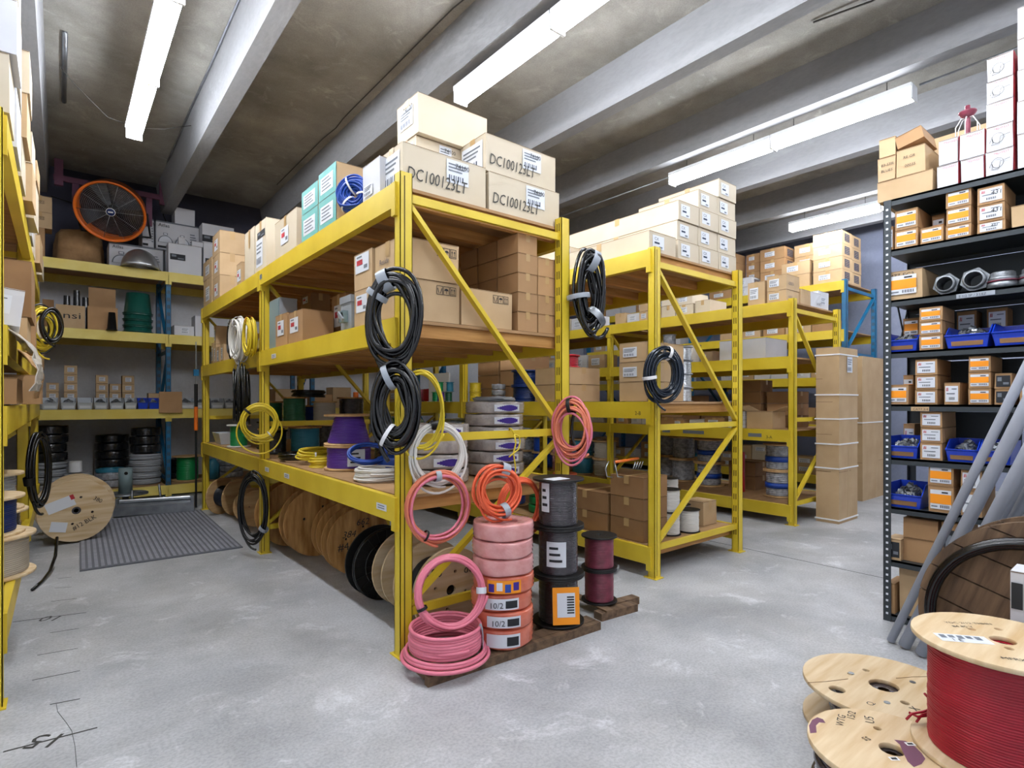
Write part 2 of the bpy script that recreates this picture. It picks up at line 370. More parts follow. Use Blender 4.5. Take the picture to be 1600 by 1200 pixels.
# ================================================================ PALLET RACKS
def rack(label, group, axis, u0, v0, depth, stations, height, levels, paint=('yellow', 'yellow'), joists=False, foot0=0.0, post2=None, name='pallet_rack', ends=True, top_ply=True):
    """stations: post positions along the run; levels: list per bay of beam-top heights; v0 = aisle side"""
    def W(u, v, z): return (v, u, z) if axis == 'Y' else (u, v, z)
    def bx(mb, ua, ub, va, vb, za, zb, m):
        if axis == 'Y': mb.box(va, vb, ua, ub, za, zb, m)
        else: mb.box(ua, ub, va, vb, za, zb, m)
    ou, ov = stations[0], v0
    o = empty(name, W(ou, ov, 0), label, 'rack', group)
    def R(mb, nm, par=None):
        mb.v = [(x-W(ou, ov, 0)[0], y-W(ou, ov, 0)[1], z) for x, y, z in mb.v]; return mb.build(nm, par or o)
    v1 = v0+depth; pw = .062; pd = .07; t = .004; bh = .115; pc, bc = paint
    for i, u in enumerate(stations):
        for side, (va, vb) in enumerate(((v0, v0+pd), (v1-pd, v1))):
            m = MB()
            web = (va, va+t); hp = height if i == 0 else max(levels[0])+.005
            bx(m, u, u+pw, *web, 0, hp, pc)
            for ua, ub in ((u, u+t), (u+pw-t, u+pw)): bx(m, ua, ub, va, vb, 0, hp, pc)
            lip = (vb-t, vb)
            for ua, ub in ((u, u+.016), (u+pw-.016, u+pw)): bx(m, ua, ub, *lip, 0, hp, pc)
            if side == 0 and axis == 'Y': bx(m, u-.0008, u, va+.022, va+.028, .02, hp-.02, 'slot')
            z = .15
            while z < hp-.08 and (side == 1 or axis == 'X'):
                for uu in (u+pw*.30, u+pw*.60):
                    s0, s1 = (web[0]-.0006, web[1]+.0006)
                    bx(m, uu, uu+.008, s0, s1, z, z+.05, 'slot')
                z += .1016
            R(m, 'upright')
            m = MB(); bx(m, u-.02, u+pw+.03, va-.012, vb+.012, 0, .006, pc); R(m, 'foot_plate')
        # frame bracing
        uc = u+pw/2; s0, s1 = v0+pd, v1-pd
        H = height-.12
        zs = [.22, 1.11, H] if height < 2.8 else [.22, 1.1, 2.0, H]
        for z in zs:
            m = MB(); bx(m, uc-.012, uc+.012, s0-.03, s1+.03, z-.022, z+.022, pc); R(m, 'brace')
        for k in range(len(zs)-1):
            a, b = zs[k]+.04, zs[k+1]-.04
            va, vb = ((s0, s1) if k % 2 == 0 else (s1, s0))
            m = MB(); m.bar(W(uc, va, a), W(uc, vb, b), .024, .04, pc, up=W(1, 0, 0)); R(m, 'brace')
    for i in range(len(stations)-1):
        ua, ub = stations[i]+pw, stations[i+1]
        for zt in levels[i if i < len(levels) else -1]:
            for side in (0, 1):
                m = MB(); va, vb = (v0-.012, v0+.038) if side == 0 else (v1-.038, v1+.012)
                bx(m, ua, ub, va, vb, zt-bh, zt, bc)
                bx(m, ua, ub, *((va, va+.035) if side == 0 else (vb-.035, vb)), zt, zt+.012, bc)
                b = R(m, 'beam')
                for c0, c1 in ((ua-.034, ua+.006), (ub-.006, ub+.034)):
                    m = MB(); bx(m, c0, c1, va-.004, vb, zt-bh-.045, zt+.011, bc); R(m, 'beam_connector', b)
            m = MB(); bx(m, ua, ub, v0+.042, v1-.042, zt-.005, zt+.012, 'deck'); R(m, 'deck')
            if joists:
                n = 8
                for k in range(n):
                    uu = ua+.02+(ub-ua-.08)*k/(n-1); m = MB(); bx(m, uu, uu+.04, v0+.04, v1-.04, zt-.075, zt-.006, 'lumber'); R(m, 'joist')
    return o
Y0 = 2.55
MAIN = rack('big yellow rack in the centre with plywood reels stored under its lowest shelf', 'yellow pallet racks', 'Y', 0, 1.335, 1.20, (Y0, 5.06, 7.57), 2.47,
            [[.80, 1.72, 2.41]], joists=True)
MX = 1.335
TWO = rack('yellow rack right of centre with stacked small long cartons on top', 'yellow pallet racks', 'Y', 0, 3.38, 1.24, (2.52, 5.03, 7.54), 2.44,
           [[.215, 1.29, 2.415]], joists=True)
TX = 3.38
THREE = rack('yellow rack standing behind the tall strapped carton column', 'yellow pallet racks', 'Y', 0, 5.97, 1.20, (2.69, 5.20, 7.71), 2.39,
             [[.20, .99, 1.77, 2.36]])
HX = 5.97
FOUR = rack('tall rack with blue uprights at far right, brown cartons on top', 'racks with blue uprights', 'Y', 0, 8.72, 1.20, (3.2, 5.71, 8.2), 3.06,
            [[.20, .95, 1.65, 2.33, 3.03]], paint=('blue_steel', 'yellow'))
LEFT = rack('yellow rack at the left edge holding blue and grey wire reels', 'yellow pallet racks', 'Y', 0, -1.33, 1.14, (3.2, 5.72, 8.15), 2.55,
            [[.38, 1.27, 1.62, 2.52]])
def sticker(rk, px, zc, X, wpx, hh, m, txt=None, nm='label'):
    ya, yb = y_at(X, px), y_at(X, px+wpx); F = frame('-X', (X-.0145-rk.location[0], ya-rk.location[1], zc-hh/2)); k = MB()
    if m: rect(k, F, 0, 0, ya-yb, hh, 0, m)
    if txt: words(k, F, txt, hh*.9, 0, hh*.1, .001, 'pen')
    elif m == 'paper':
        for q in range(2): rect(k, F, (ya-yb)*.15, hh*(.25+.35*q), (ya-yb)*.8, hh*(.4+.35*q), .0008, 'bars')
    k.build(nm, rk)
for px, zc, wpx in ((417, .745, 6), (447, .745, 8), (592, .745, 16), (427, 1.665, 7)): sticker(MAIN, px, zc, MX, wpx, .035, 'paper')
sticker(MAIN, 406, 2.36, MX, 6, .04, 'bars'); sticker(TWO, 994, 1.22, TX, 16, .045, None, '2-B', 'lettering')
sticker(THREE, 1068, .935, HX, 33, .04, 'bars'); sticker(THREE, 1036, .935, HX, 12, .04, 'bars'); sticker(THREE, 1170, .935, HX, 21, .04, 'bars'); sticker(THREE, 1198, .925, HX, 12, .05, None, '3-A', 'lettering')
BACK = rack('blue and yellow rack along the back wall under the orange fan', 'racks with blue uprights', 'X', 0, 8.98, 1.05, (-1.35, 1.13, 3.12, 5.6), 3.10,
            [[.14, 1.19, 2.22, 3.08]], paint=('blue_steel', 'yellow_pale'))

# ================================================================ BUILDERS FOR THE STOCK
LV = {1: [''], 2: ['lower of', 'upper of'], 3: ['bottom of', 'middle of', 'top of']}
NTH = ['first', 'second', 'third', 'fourth', 'fifth', 'sixth', 'seventh', 'eighth', 'ninth', 'tenth', 'eleventh', 'twelfth', 'thirteenth', 'fourteenth']
def lv(n): return LV.get(n) or ['bottom of'] + [NTH[k]+' up in' for k in range(1, n-1)] + ['top of']
def spot(px1, X=None, Y=None):
    dx, dy = ray(px1)
    return (X, X*dy/dx) if X is not None else (Y*dx/dy, Y)
def carton(x, y, z, dx, dy, h, m, label, group=None, dec=(), tape='-Y', txt=(), rot=0.0, name='cardboard_box', cat='box', flaps=False, hole=False):
    b = MB(); j = min(.002, dx*.01, h*.02)
    X = Matrix.Translation((x, y, 0)) @ Matrix.Rotation(rot, 4, 'Z')
    b.box(j, dx-j, j, dy-j, 0, h-.0015, m, jit=j)
    FR = {'-Y': (frame('-Y', (0, 0, 0)), dx), '-X': (frame('-X', (0, dy, 0)), dy)}
    if not m.startswith('card_white'):
        tw = min(.05, dx*.2, dy*.2)
        if tape in FR:
            F, L_ = FR[tape]; rect(b, F, L_/2-tw/2, h*.62, L_/2+tw/2, h, .001, 'tape')
        if tape == '-Y': b.box(dx/2-tw/2, dx/2+tw/2, .003, dy-.003, h-.002, h-.001, 'tape')
        elif tape == '-X': b.box(.003, dx-.003, dy/2-tw/2, dy/2+tw/2, h-.002, h-.001, 'tape')
    for F, L_ in FR.values(): rect(b, F, .003, h-.006, L_-.003, h-.0035, .0004, 'card_edge')
    o = b.build(name, None, (x, y, z), (0, 0, rot)); tag(o, label, cat, group)
    for d in dec:
        F, L_ = FR[d[0]]; k = MB(); decal(k, F, d[1]*L_, d[2]*h, d[3]*L_, d[4]*h, d[5]); k.build('label' if d[5] not in ('care', 'grid') else 'printing', o)
    for t in txt:      # (face, string, u, v, size(fraction of height), material, shear)
        F, L_ = FR[t[0]]; k = MB(); words(k, F, t[1], t[4]*h, t[2]*L_, t[3]*h, .003, t[5], shear=t[6] if len(t) > 6 else .1, sx=t[7] if len(t) > 7 else 1.0); k.build('lettering', o)
    if flaps:
        for s in (0, 1):
            k = MB(); y0 = 0 if s == 0 else dy; e = -dy*.42 if s == 0 else dy*.42
            k.add([(0, y0, h), (dx, y0, h), (dx, y0+e, h+.06), (0, y0+e, h+.05), (0, y0, h+.004), (dx, y0, h+.004), (dx, y0+e, h+.064), (0, y0+e, h+.054)],
                  [(0, 1, 2, 3), (7, 6, 5, 4), (0, 4, 5, 1), (2, 6, 7, 3), (1, 5, 6, 2), (3, 7, 4, 0)], m); k.build('flap', o)
    return o
def stack(z0, tops, px1, look, place, m='card_brown', px0=None, px2=None, X=None, Y=None, dx=None, dy=None, group=None, dec=(), txt=(), tape='-Y', hs=None, rot=None, **kw):
    """boxes one on another; px1 = near vertical edge, px0 = far left edge of the -X face, px2 = right end of the -Y face, tops = photo rows of the tops"""
    x0, y0 = spot(px1, X, Y)
    if px0 is not None: dy = y_at(x0, px0)-y0
    if px2 is not None: dx = x_at(y0, px2)-x0
    n = len(hs) if hs else len(tops); L_ = lv(n); z = z0; out = []
    for k in range(n):
        h = hs[k] if hs else z_at(tops[k], px1, X=x0)-z
        if h < .02: print('THIN BOX', look, place, h); h = .03
        if dx < .03 or dy < .03: print('NARROW', look, place, dx, dy)
        lab = f'{look} {place}' if n == 1 else f'{look}, {L_[k]} stack {place}'
        g = .0015
        mm = m[k % len(m)] if isinstance(m, (list, tuple)) else m
        o = carton(x0+g, y0+g, z, dx-2*g, dy-2*g, h-.001, mm, lab, group, dec, tape, txt, rnd.uniform(-.008, .008) if rot is None else rot, **kw)
        out.append(o); z += h
    return (x0, y0, z, dx, dy)

_fl = {}
def flange(rf, t, holes, m):
    """round disc with real holes, lying in local XY from z=0 to z=t"""
    k = (round(rf, 3), round(t, 4), tuple(holes), m)
    if k not in _fl:
        c = bpy.data.curves.new('f', 'CURVE'); c.dimensions = '2D'; c.fill_mode = 'BOTH'; c.extrude = t/2-.0015; c.bevel_depth = .0015; c.bevel_resolution = 0
        for (x, y, r, n) in [(0, 0, rf-.0015, 40)]+[(hx, hy, hr, 14) for hx, hy, hr in holes]:
            s = c.splines.new('POLY'); s.points.add(n-1); s.use_cyclic_u = True
            for i in range(n): s.points[i].co = (x+r*math.cos(2*PI*i/n), y+r*math.sin(2*PI*i/n), 0, 1)
        o = bpy.data.objects.new('f', c); COL.objects.link(o)
        me = bpy.data.meshes.new_from_object(o.evaluated_get(bpy.context.evaluated_depsgraph_get()))
        bpy.data.objects.remove(o); bpy.data.curves.remove(c)
        me.transform(Matrix.Translation((0, 0, t/2))); me.materials.clear(); me.materials.append(M[m]); _fl[k] = me
    return _fl[k]
_wd = {}
def winding(rw, L, wire, m, n=28, taper=0.0, seed=1):
    k = (round(rw, 3), round(L, 3), wire, m, taper)
    if k not in _wd:
        r = random.Random(seed); nt = max(3, min(40, int(L/wire))); p = []; step = L/nt
        for i in range(nt):
            z = i*step; e = r.uniform(-.12, .12)*wire; rr = rw-taper*(i/nt)
            p += [(rr-wire*.42+e, z), (rr-wire*.08+e, z+step*.22), (rr+e, z+step*.5), (rr-wire*.08+e, z+step*.78)]
        p.append((rw-taper-wire*.42, L)); mb = MB(); mb.lathe([(.02, 0)]+p+[(.02, L)], m, n); _wd[k] = mb.mesh('cable')
    return _wd[k]
HOLES = lambda r: ((0, 0, r*.13), (r*.42, r*.1, r*.045), (-r*.1, r*.42, r*.045), (-r*.42, -r*.12, r*.045), (r*.12, -r*.42, r*.045))
def reel(x, y, z, rf, L, rw, label, fm='ply', cm='black', axis='Z', tf=.014, wire=.008, group=None, holes=None, taper=0.0, lab=None, rot=0.0, cat='cable reel', name='cable_reel', spin=0.0, tilt=0.0):
    """axis Z: stands on a flange at height z; axis Y/X: rolls on its rims, z = floor height, (x, y) = near face centre"""
    if axis == 'Z': R_ = Euler((tilt, 0, rot)); c = (x, y, z)
    elif axis == 'Y': R_ = (Matrix.Rotation(rot, 4, 'Z') @ Matrix.Rotation(-PI/2, 4, 'X') @ Matrix.Rotation(spin, 4, 'Z')).to_euler(); c = (x, y, z+rf)
    else: R_ = (Matrix.Rotation(rot, 4, 'Z') @ Matrix.Rotation(PI/2, 4, 'Y') @ Matrix.Rotation(spin, 4, 'Z')).to_euler(); c = (x, y, z+rf)
    o = empty(name, c, label, cat, group, R_)
    hl = HOLES(rf) if holes is None else holes
    put('flange', flange(rf, tf, hl, fm), o, (0, 0, 0)); put('flange', flange(rf, tf, hl, fm), o, (0, 0, L-tf))
    put('cable', winding(rw, L-2*tf-.002, wire, cm, taper=taper), o, (0, 0, tf+.001))
    m = MB(); m.lathe([(rf*.16, tf), (rf*.16, L-tf)], 'card_edge' if fm.startswith('ply') else 'black', 14); m.build('hub', o)
    if lab and axis == 'Z':     # paper on the wound side facing the camera: (angle half width, z0, z1, material)
        a = math.atan2(-y, -x)-rot+lab[3] if len(lab) > 3 else math.atan2(-y, -x)-rot
        m = MB(); m.lathe([(rw+.002, lab[1]), (rw+.002, lab[2])], 'paper', 8, a0=a-lab[0], a1=a+lab[0])
        for k in range(3): m.lathe([(rw+.003, lab[1]+(lab[2]-lab[1])*(.2+.25*k)), (rw+.003, lab[1]+(lab[2]-lab[1])*(.3+.25*k))], 'ink', 6, a0=a-lab[0]*.7, a1=a+lab[0]*(.6-.2*k))
        m.build('label', o)
    return o
def basis(normal, up=(0, 0, 1)):
    n = Vector(normal).normalized(); u = Vector(up); x = u.cross(n)
    if x.length < 1e-4: x = Vector((1, 0, 0))
    x.normalize(); y = n.cross(x); X = Matrix((x, y, n)).transposed().to_4x4(); return X
def coil(c, normal, R, rb, n, rw, m, label, ell=(1, 1), ties=(), group=None, seed=1, name='cable_coil', cat='cable coil', flat=0.0, loose=0, ends=1, seg=36, m2=None, spread=0.0):
    """a hank of cable: n closed turns of radius R scattered inside a bundle of radius rb"""
    r = random.Random(seed); b = MB()
    for i in range(n):
        if flat: off = (i/(n-1)-.5)*flat if n > 1 else 0; dr = r.uniform(-rb, rb)*.8
        else:
            an = r.uniform(0, 2*PI); q = rb*math.sqrt(r.uniform(0.05, 1)); off = q*math.sin(an); dr = q*math.cos(an)
        ph = r.uniform(0, 6.28); am = r.uniform(0, .35)*rb; ph2 = r.uniform(0, 6.28); lz = 0
        if i < loose: dr += rb*.7*(i+1); lz = -rb*1.6*(i+1)
        if flat and spread and i < 3: dr += spread*(3-i)/3
        b.tube([((R+dr+am*math.sin(2*t+ph))*ell[0]*math.cos(t), (R+dr+am*math.cos(2*t+ph))*ell[1]*math.sin(t)+lz, off+am*math.sin(t+ph2)) for t in (2*PI*k/seg for k in range(seg))], rw, m2 if (m2 and i % 3 == 0) else m, 6, True)
    if ends:
        a0 = r.uniform(3.6, 5.2)
        b.tube([((R+rb*(.4+1.4*k/8))*ell[0]*math.cos(a0+.11*k), (R+rb*(.4+1.4*k/8))*ell[1]*math.sin(a0+.11*k), rb*.3) for k in range(9)], rw, m)
    o = b.build(name, None, c); X = basis(normal); o.rotation_euler = X.to_euler()
    tag(o, label, cat, group)
    for a, wd, tm in ties:
        t = MB(); cx, cy = R*ell[0]*math.cos(a), R*ell[1]*math.sin(a)
        F = Matrix.Translation((cx, cy, 0)) @ Matrix.Rotation(a+PI/2, 4, 'Z') @ Matrix.Rotation(PI/2, 4, 'Y')
        k = rb*1.06+rw*.9; kz = (flat/2+rw*1.6) if flat else k
        t.lathe([(k*.98, -wd/2), (k, -wd/4), (k, wd/4), (k*.98, wd/2)], tm, 14, F @ Matrix.Scale(kz/k, 4, (1, 0, 0)))
        t.build('tie', o)
    return o
def puck(x, y, z, R, h, m, label, group=None, band=None, name='cable_package', seed=0, txt=None, hole=.55, n=40):
    """a shrink-wrapped coil of cable lying flat; band = (a0, a1, style) relative to the camera side"""
    r = random.Random(seed+int(z*1000)); b = MB(); z -= 0; h_ = h; h = h-.005; q = h*.16
    p = [(R*hole, q), (R*hole+q*.6, h*.04), (R*.8, 0), (R-q*.5, h*.02), (R-.004, q*.5), (R, h*.16), (R-.004, h*.29), (R+.001, h*.42), (R-.003, h*.55), (R+.001, h*.68), (R-.003, h*.80), (R-.002, h-q*.5), (R-q*.5, h*.98), (R*.8, h), (R*hole+q*.6, h*.96), (R*hole, h-q), (R*hole, q)]
    b.lathe(p, m, n); ph = r.uniform(0, 6)
    b.v = [(vx*(1+.018*math.sin(3*math.atan2(vy, vx)+ph)), vy*(1+.018*math.sin(3*math.atan2(vy, vx)+ph)), vz+.0025+.0018*math.sin(5*math.atan2(vy, vx)+ph)) for vx, vy, vz in b.v]
    o = b.build(name, None, (x+r.uniform(-.006, .006), y+r.uniform(-.006, .006), z)); tag(o, label, 'cable coil', group)
    if band:
        ac = math.atan2(-y, -x); a0, a1 = ac+band[0], ac+band[1]; k = MB(); rr = R*1.02+.004
        st = band[2]
        if st == 'oval':   # white print with a purple swoosh
            k.lathe([(rr, h*.22), (rr, h*.8)], 'paper', 12, a0=a0, a1=a1)
            for i in range(10):
                t0 = a0+(a1-a0)*(.1+.08*i); t1 = t0+(a1-a0)*.08; w0 = .06+.2*math.sin(PI*i/10)
                k.lathe([(rr+.001, h*(.5-w0)), (rr+.001, h*(.5+w0))], 'purple_ink', 2, a0=t0, a1=t1)
        elif st == 'dark':
            k.lathe([(rr, h*.2), (rr, h*.88)], 'paper', 12, a0=a0, a1=a1)
            k.lathe([(rr+.001, h*.3), (rr+.001, h*.75)], 'ink', 5, a0=a0+(a1-a0)*.6, a1=a0+(a1-a0)*.95)
        elif st == 'multi':
            k.lathe([(rr, h*.12), (rr, h*.92)], 'orange_ink', 12, a0=a0, a1=a1)
            for i, mm in enumerate(('purple_ink', 'paper', 'blue', 'purple_ink')):
                t0 = a0+(a1-a0)*(.04+.24*i); k.lathe([(rr+.001, h*(.2+.1*(i % 2))), (rr+.001, h*(.7+.1*(i % 2)))], mm, 4, a0=t0, a1=t0+(a1-a0)*.17)
        k.build('printed_band', o)
        if txt:
            am = ac+(band[3] if len(band) > 3 else 0); X = Matrix.Translation((rr*math.cos(am), rr*math.sin(am), 0)) @ basis((math.cos(am), math.sin(am), 0))
            k = MB(); words(k, X, txt, h*.5, -h*.75, h*.32, .003, 'ink'); k.build('lettering', o)
    return o
_ft = {}
def fitting_heap(x, y, z, dx, dy, h, label, seed=1, m='zinc'):
    r = random.Random(seed); b = MB(); n = max(16, int(dx*dy*4200))
    for i in range(n):
        px, py = r.uniform(.08, .92)*dx, r.uniform(.08, .92)*dy
        pz = h*(.35+.65*(1-abs(px/dx-.5)*1.1-abs(py/dy-.5)*.8))*r.uniform(.55, 1); s = r.uniform(.012, .02)
        X = Matrix.Translation((px, py, max(.004, pz))) @ Euler((r.uniform(0, 6), r.uniform(0, 6), 0)).to_matrix().to_4x4()
        b.lathe([(s*.65, -s*.9), (s, -s*.9), (s, -s*.1), (s*1.25, -s*.1), (s*1.25, s*.35), (s*.8, s*.35), (s*.8, s), (s*.6, s), (s*.6, -s*.9)], m, 8, X, smooth=False)
    o = b.build('metal_fittings', None, (x, y, z)); return tag(o, label, 'metal fittings', None, 'stuff')
def stack_bin(x, y, z, W_, D, H, label, face='-X', m='bin_blue', group='blue plastic bins on the grey shelving', lm='card_dark', heap=None, hm='zinc'):
    """open-fronted plastic stacking bin; (x, y) = left front corner seen from the front"""
    F = frame(face, (0, 0, 0)); o = empty('storage_bin', (x, y, z), label, 'plastic bin', group); t = .004
    b = MB()
    def q(pts, mm=m):     # a wall panel with thickness, pts in (u, v, w)
        b.add(pts, [tuple(range(len(pts)))], mm, X=F)
    k = W_*.06
    def wall(pts, off):
        a = [Vector(p) for p in pts]; c = [p+Vector(off) for p in a]; n = len(a)
        b.add(a+c, [tuple(range(n)), tuple(reversed(range(n, 2*n)))]+[(i, n+i, n+(i+1) % n, (i+1) % n) for i in range(n)], m, X=F)
    wall([(k, 0, -D), (W_-k, 0, -D), (W_-k, 0, -D*.06), (k, 0, -D*.06)], (0, t, 0))
    wall([(k, 0, -D), (W_-k, 0, -D), (W_, H, -D), (0, H, -D)], (0, 0, t))
    for s, u0, u1 in ((1, k, 0), (-1, W_-k, W_)):
        wall([(u0, 0, -D), (u0, 0, -D*.06), (u1, H*.55, 0), (u1, H*.72, -D*.12), (u1, H, -D*.3), (u1, H, -D)], (s*t, 0, 0))
    wall([(k, 0, -D*.06), (W_-k, 0, -D*.06), (W_, H*.55, 0), (0, H*.55, 0)], (0, 0, -t))
    wall([(0, H*.52, 0), (W_, H*.52, 0), (W_, H*.58, .008), (0, H*.58, .008)], (0, -t, 0))
    b.build('bin_body', o)
    if lm:
        b = MB(); b.add([(W_*.15, H*.1, -D*.05+.004), (W_*.85, H*.1, -D*.05+.004), (W_*.87, H*.42, -.008+.002), (W_*.13, H*.42, -.008+.002)], [(0, 1, 2, 3)], lm, X=F); b.build('label', o)
    if heap:
        if face == '-X': hx, hy, ddx, ddy = x+.03, y-W_+k+.024, D-.06, W_-2*k-.048
        else: hx, hy, ddx, ddy = x+k+.024, y+.03, W_-2*k-.048, D-.06
        fitting_heap(hx, hy, z+.012, ddx, ddy, H*.8, heap, seed=int(abs(x*100+y*37+z*11)), m=hm)
    return o
STUFF = MB()     # the run of small far cartons past the first 300
def row(face, c, u0, u1, z0, hmax, place, order='left', mats=('card_brown', 'card_tan'), looks=None, seed=1, wmin=.12, wmax=.3, dmin=.2, dmax=.4, hh=(.1, .18), style='white', group=None, gap=.01, stuff=False):
    """a run of cartons along a shelf, left to right as seen; heights and widths vary"""
    r = random.Random(seed); k = 0; u = u0; sg = 1 if face == '-Y' else -1
    looks = looks or {'card_brown': 'brown carton', 'card_tan': 'tan carton', 'card_cream': 'cream carton', 'card_white': 'white carton', 'card_dark': 'dark brown carton'}
    while True:
        wd = r.uniform(wmin, wmax)
        if (u+sg*wd-u1)*sg > 0: break
        d = r.uniform(dmin, dmax); n = max(1, int(r.uniform(.45, 1.0)*hmax/((hh[0]+hh[1])/2))); m = r.choice(mats); h = r.uniform(*hh); cc = c+r.uniform(0, .04)
        x, y, dx, dy = (u, cc, wd, d) if face == '-Y' else (cc, u-wd, d, wd)
        L_ = lv(n)
        for i in range(n):
            pl = f'{NTH[k]} from {order}, {place}' if n == 1 else f'{L_[i]} {NTH[k]} stack from {order}, {place}'
            dec = [(face, .2, .25, .5, .5, style)] if style and r.random() < .8 else []
            if stuff:
                zz = z0+i*(h+.001); STUFF.box(x+.002, x+dx-.002, y+.002, y+dy-.002, zz, zz+h-.0015, m)
                if dec: decal(STUFF, frame(face, (x, y if face == '-Y' else y+dy, zz)), wd*.2, h*.25, wd*.5, h*.5, style)
                continue
            carton(x, y, z0+i*(h+.001), dx, dy, h, m, f'{looks[m]}, {pl}', group, dec, tape=face, rot=r.uniform(-.006, .006))
        u += sg*(wd+gap+(r.uniform(0, .05) if r.random() < .3 else 0)); k += 1
        if k >= len(NTH): break

# ================================================================ BIG YELLOW RACK: TOP SHELF
ZT, ZM, ZL = 2.425, 1.735, .815
G = 'cartons along the top of the big yellow rack'
stack(ZT, [430, 400], 330.5, 'narrow tan carton', 'at the far end of big rack top', ['card_tan', 'card_tan'], px0=317.5, X=1.345, dx=.3, group=G, dec=[('-X', .3, .2, .45, .5, 'white')], tape='-X')
stack(ZT, [428, 393, 358], 343, 'orange-brown carton', 'near far end of big rack top', 'card_tan', px0=331.5, px2=383, X=1.345, group=G, dec=[('-X', .3, .2, .45, .5, 'red')], tape='-Y')
stack(ZT, [408], 377, 'small tan carton with red label', 'below overhanging cream cartons on big rack top', 'card_tan', px0=369, X=1.345, dx=.28, group=G, dec=[('-X', .15, .2, .7, .5, 'red')], tape=None)
stack(ZT, [352], 397, 'narrow cream carton', 'at the joint of the big rack top beams', 'card_cream', px0=381.5, X=1.325, dx=.34, group=G, tape='-X')
stack(ZT, [338], 415.5, 'cream carton with black and yellow print', 'on top of the big rack', 'card_cream', px0=399, X=1.335, dx=.36, group=G, dec=[('-X', .1, .1, .6, .55, 'white'), ('-X', .2, .66, .7, .14, 'dark')], tape='-X')
stack(ZT, [322], 463, 'wide cream carton with red label', 'left of the teal boxes', 'card_cream', px0=429, X=1.335, dx=.36, group=G, dec=[('-X', .3, .3, .35, .42, 'red')], tape='-X')
for px0, px1, tp, nm in ((471.5, 497, (319, 280), 'far'), (497.8, 525.5, (297, 250), 'near')):
    stack(ZT, list(tp), px1, 'teal printed carton', f'of the {nm} teal pair on the big rack', 'card_tan', px0=px0, X=1.338, dx=.42, group='teal cartons on the big rack',
          dec=[('-X', .01, .01, .98, .98, 'teal')], tape=None)
coil((1.40, 3.25, 2.556), (-.75, -.66, 0), .066, .048, 40, .007, 'blue', 'blue cable coil standing between teal cartons and white carton', ties=[(0, .012, 'white'), (2, .012, 'white'), (4, .012, 'white')], seed=3)
coil((1.44, 3.212, 2.58), (-1, -.22, 0), .055, .035, 12, .007, 'blue_deep', 'inner darker blue cable coil nested inside blue cable coil', seed=4) if False else None
stack(ZT, [241], 593, 'white-faced carton', 'right of the blue cable coil', 'card_white', px0=566, X=1.345, dx=.24, group=G, dec=[('-X', .1, .15, .5, .3, 'white')], tape='-X')
# long cartons marked DC100123LT
DC = 'long cartons marked DC100123LT'; YD = 2.62
def dc(label, x, y, z, dx, dy, h, lab=True, mark='DC100123LT', m='card_cream', face='-Y', mu=.04, lu=.5):
    dec = [('-Y', lu, .38, .27, .54, 'white')] if lab else []
    txt = [('-Y', mark, mu, .2, .40, 'pen', .12, .72)] if mark else []
    o = carton(x, y, z, dx, dy, h, m, label, DC, dec+[('-X', .08, .1, .8, .75, 'white')], '-X', txt)
    if lab:
        F = frame('-Y', (0, 0, 0)); k = MB(); words(k, F, '74100', h*.16, dx*(lu+.1), h*.74, .006, 'ink'); k.build('lettering', o)
    return o
dc('large cream carton marked DC100123LT, left one at rack corner, 74100 label', 1.385, YD, ZT, .54, .25, .237)
dc('cream carton marked DC100123LT, lower of the right pair', 1.945, YD, ZT, .57, .26, .228)
dc('cream carton marked DC100123LT, upper of the right pair', 1.93, YD+.01, ZT+.230, .56, .27, .222)
dc('plain long cream carton hidden behind the left DC100123LT carton', 1.62, YD+.27, ZT, .32, .25, .237, mark=None)
dc('plain long cream carton behind, second layer under topmost carton', 1.62, YD+.28, ZT+.239, .32, .25, .205, mark=None)
o = carton(1.615, 2.865, ZT+.446, .50, .26, .235, 'card_cream', 'topmost long cream carton with 74100 label on its end', DC, [('-X', .15, .3, .62, .5, 'white')], '-X')
k = MB(); words(k, frame('-X', (0, .26, 0)), '74100', .045, .09, .16, .006, 'ink'); k.build('lettering', o)
dc('plain cream carton supporting the topmost carton from behind', 1.965, YD+.30, ZT, .5, .25, .44, mark=None)

# ---------------------------------------------------------------- middle shelf
G = 'cartons on the middle shelf of the big yellow rack'
for px0, px1, tp, w_ in ((330, 333.5, (535,), 'far left'), (334, 337, (537, 508), 'second'), (337.5, 343, (541,), 'third'), (344, 349, (536,), 'fourth')):
    stack(ZM, list(tp), px1, 'small tan carton', f'{w_} in the row under the far big rack bay', 'card_tan', px0=px0, X=1.42, dx=.3, group=G, dec=[('-X', .2, .2, .5, .6, 'white')], tape=None)
stack(ZM, [533], 350.5, 'open tan carton', 'left of the white cable hank', 'card_tan', px0=349.6, px2=366, X=1.36, dy=.22, group=G, tape='-Y') if False else None
o = carton(1.37, 6.15, ZM, .22, .26, .20, 'card_tan', 'open tan carton left of the white cable hank on middle shelf', G, tape='-Y', flaps=True)
b = MB(); x0, y0 = 1.39, 4.73; b.box(0, .14, 0, .27, 0, .42, 'grey_box'); b.box(-.008, 0, .01, .26, .01, .41, 'grey_tube'); b.box(.02, .12, -.004, 0, .03, .39, 'grey_box')
o = b.build('electrical_panel', None, (x0, y0, ZM)); tag(o, 'tall grey electrical enclosure standing on the middle shelf beside the post', 'electrical box')
stack(ZM, [487], 448, 'narrow brown carton with red label', 'right of the grey enclosure', 'card_brown', px0=430, X=1.36, dx=.36, group=G, dec=[('-X', .2, .35, .55, .45, 'red')], tape='-X')
stack(ZM, [481], 472, 'wide brown carton with red label', 'left of the grey safety switch', 'card_brown', px0=450, px2=522, X=1.36, group=G, dec=[('-X', .12, .35, .6, .45, 'red')], tape='-X')
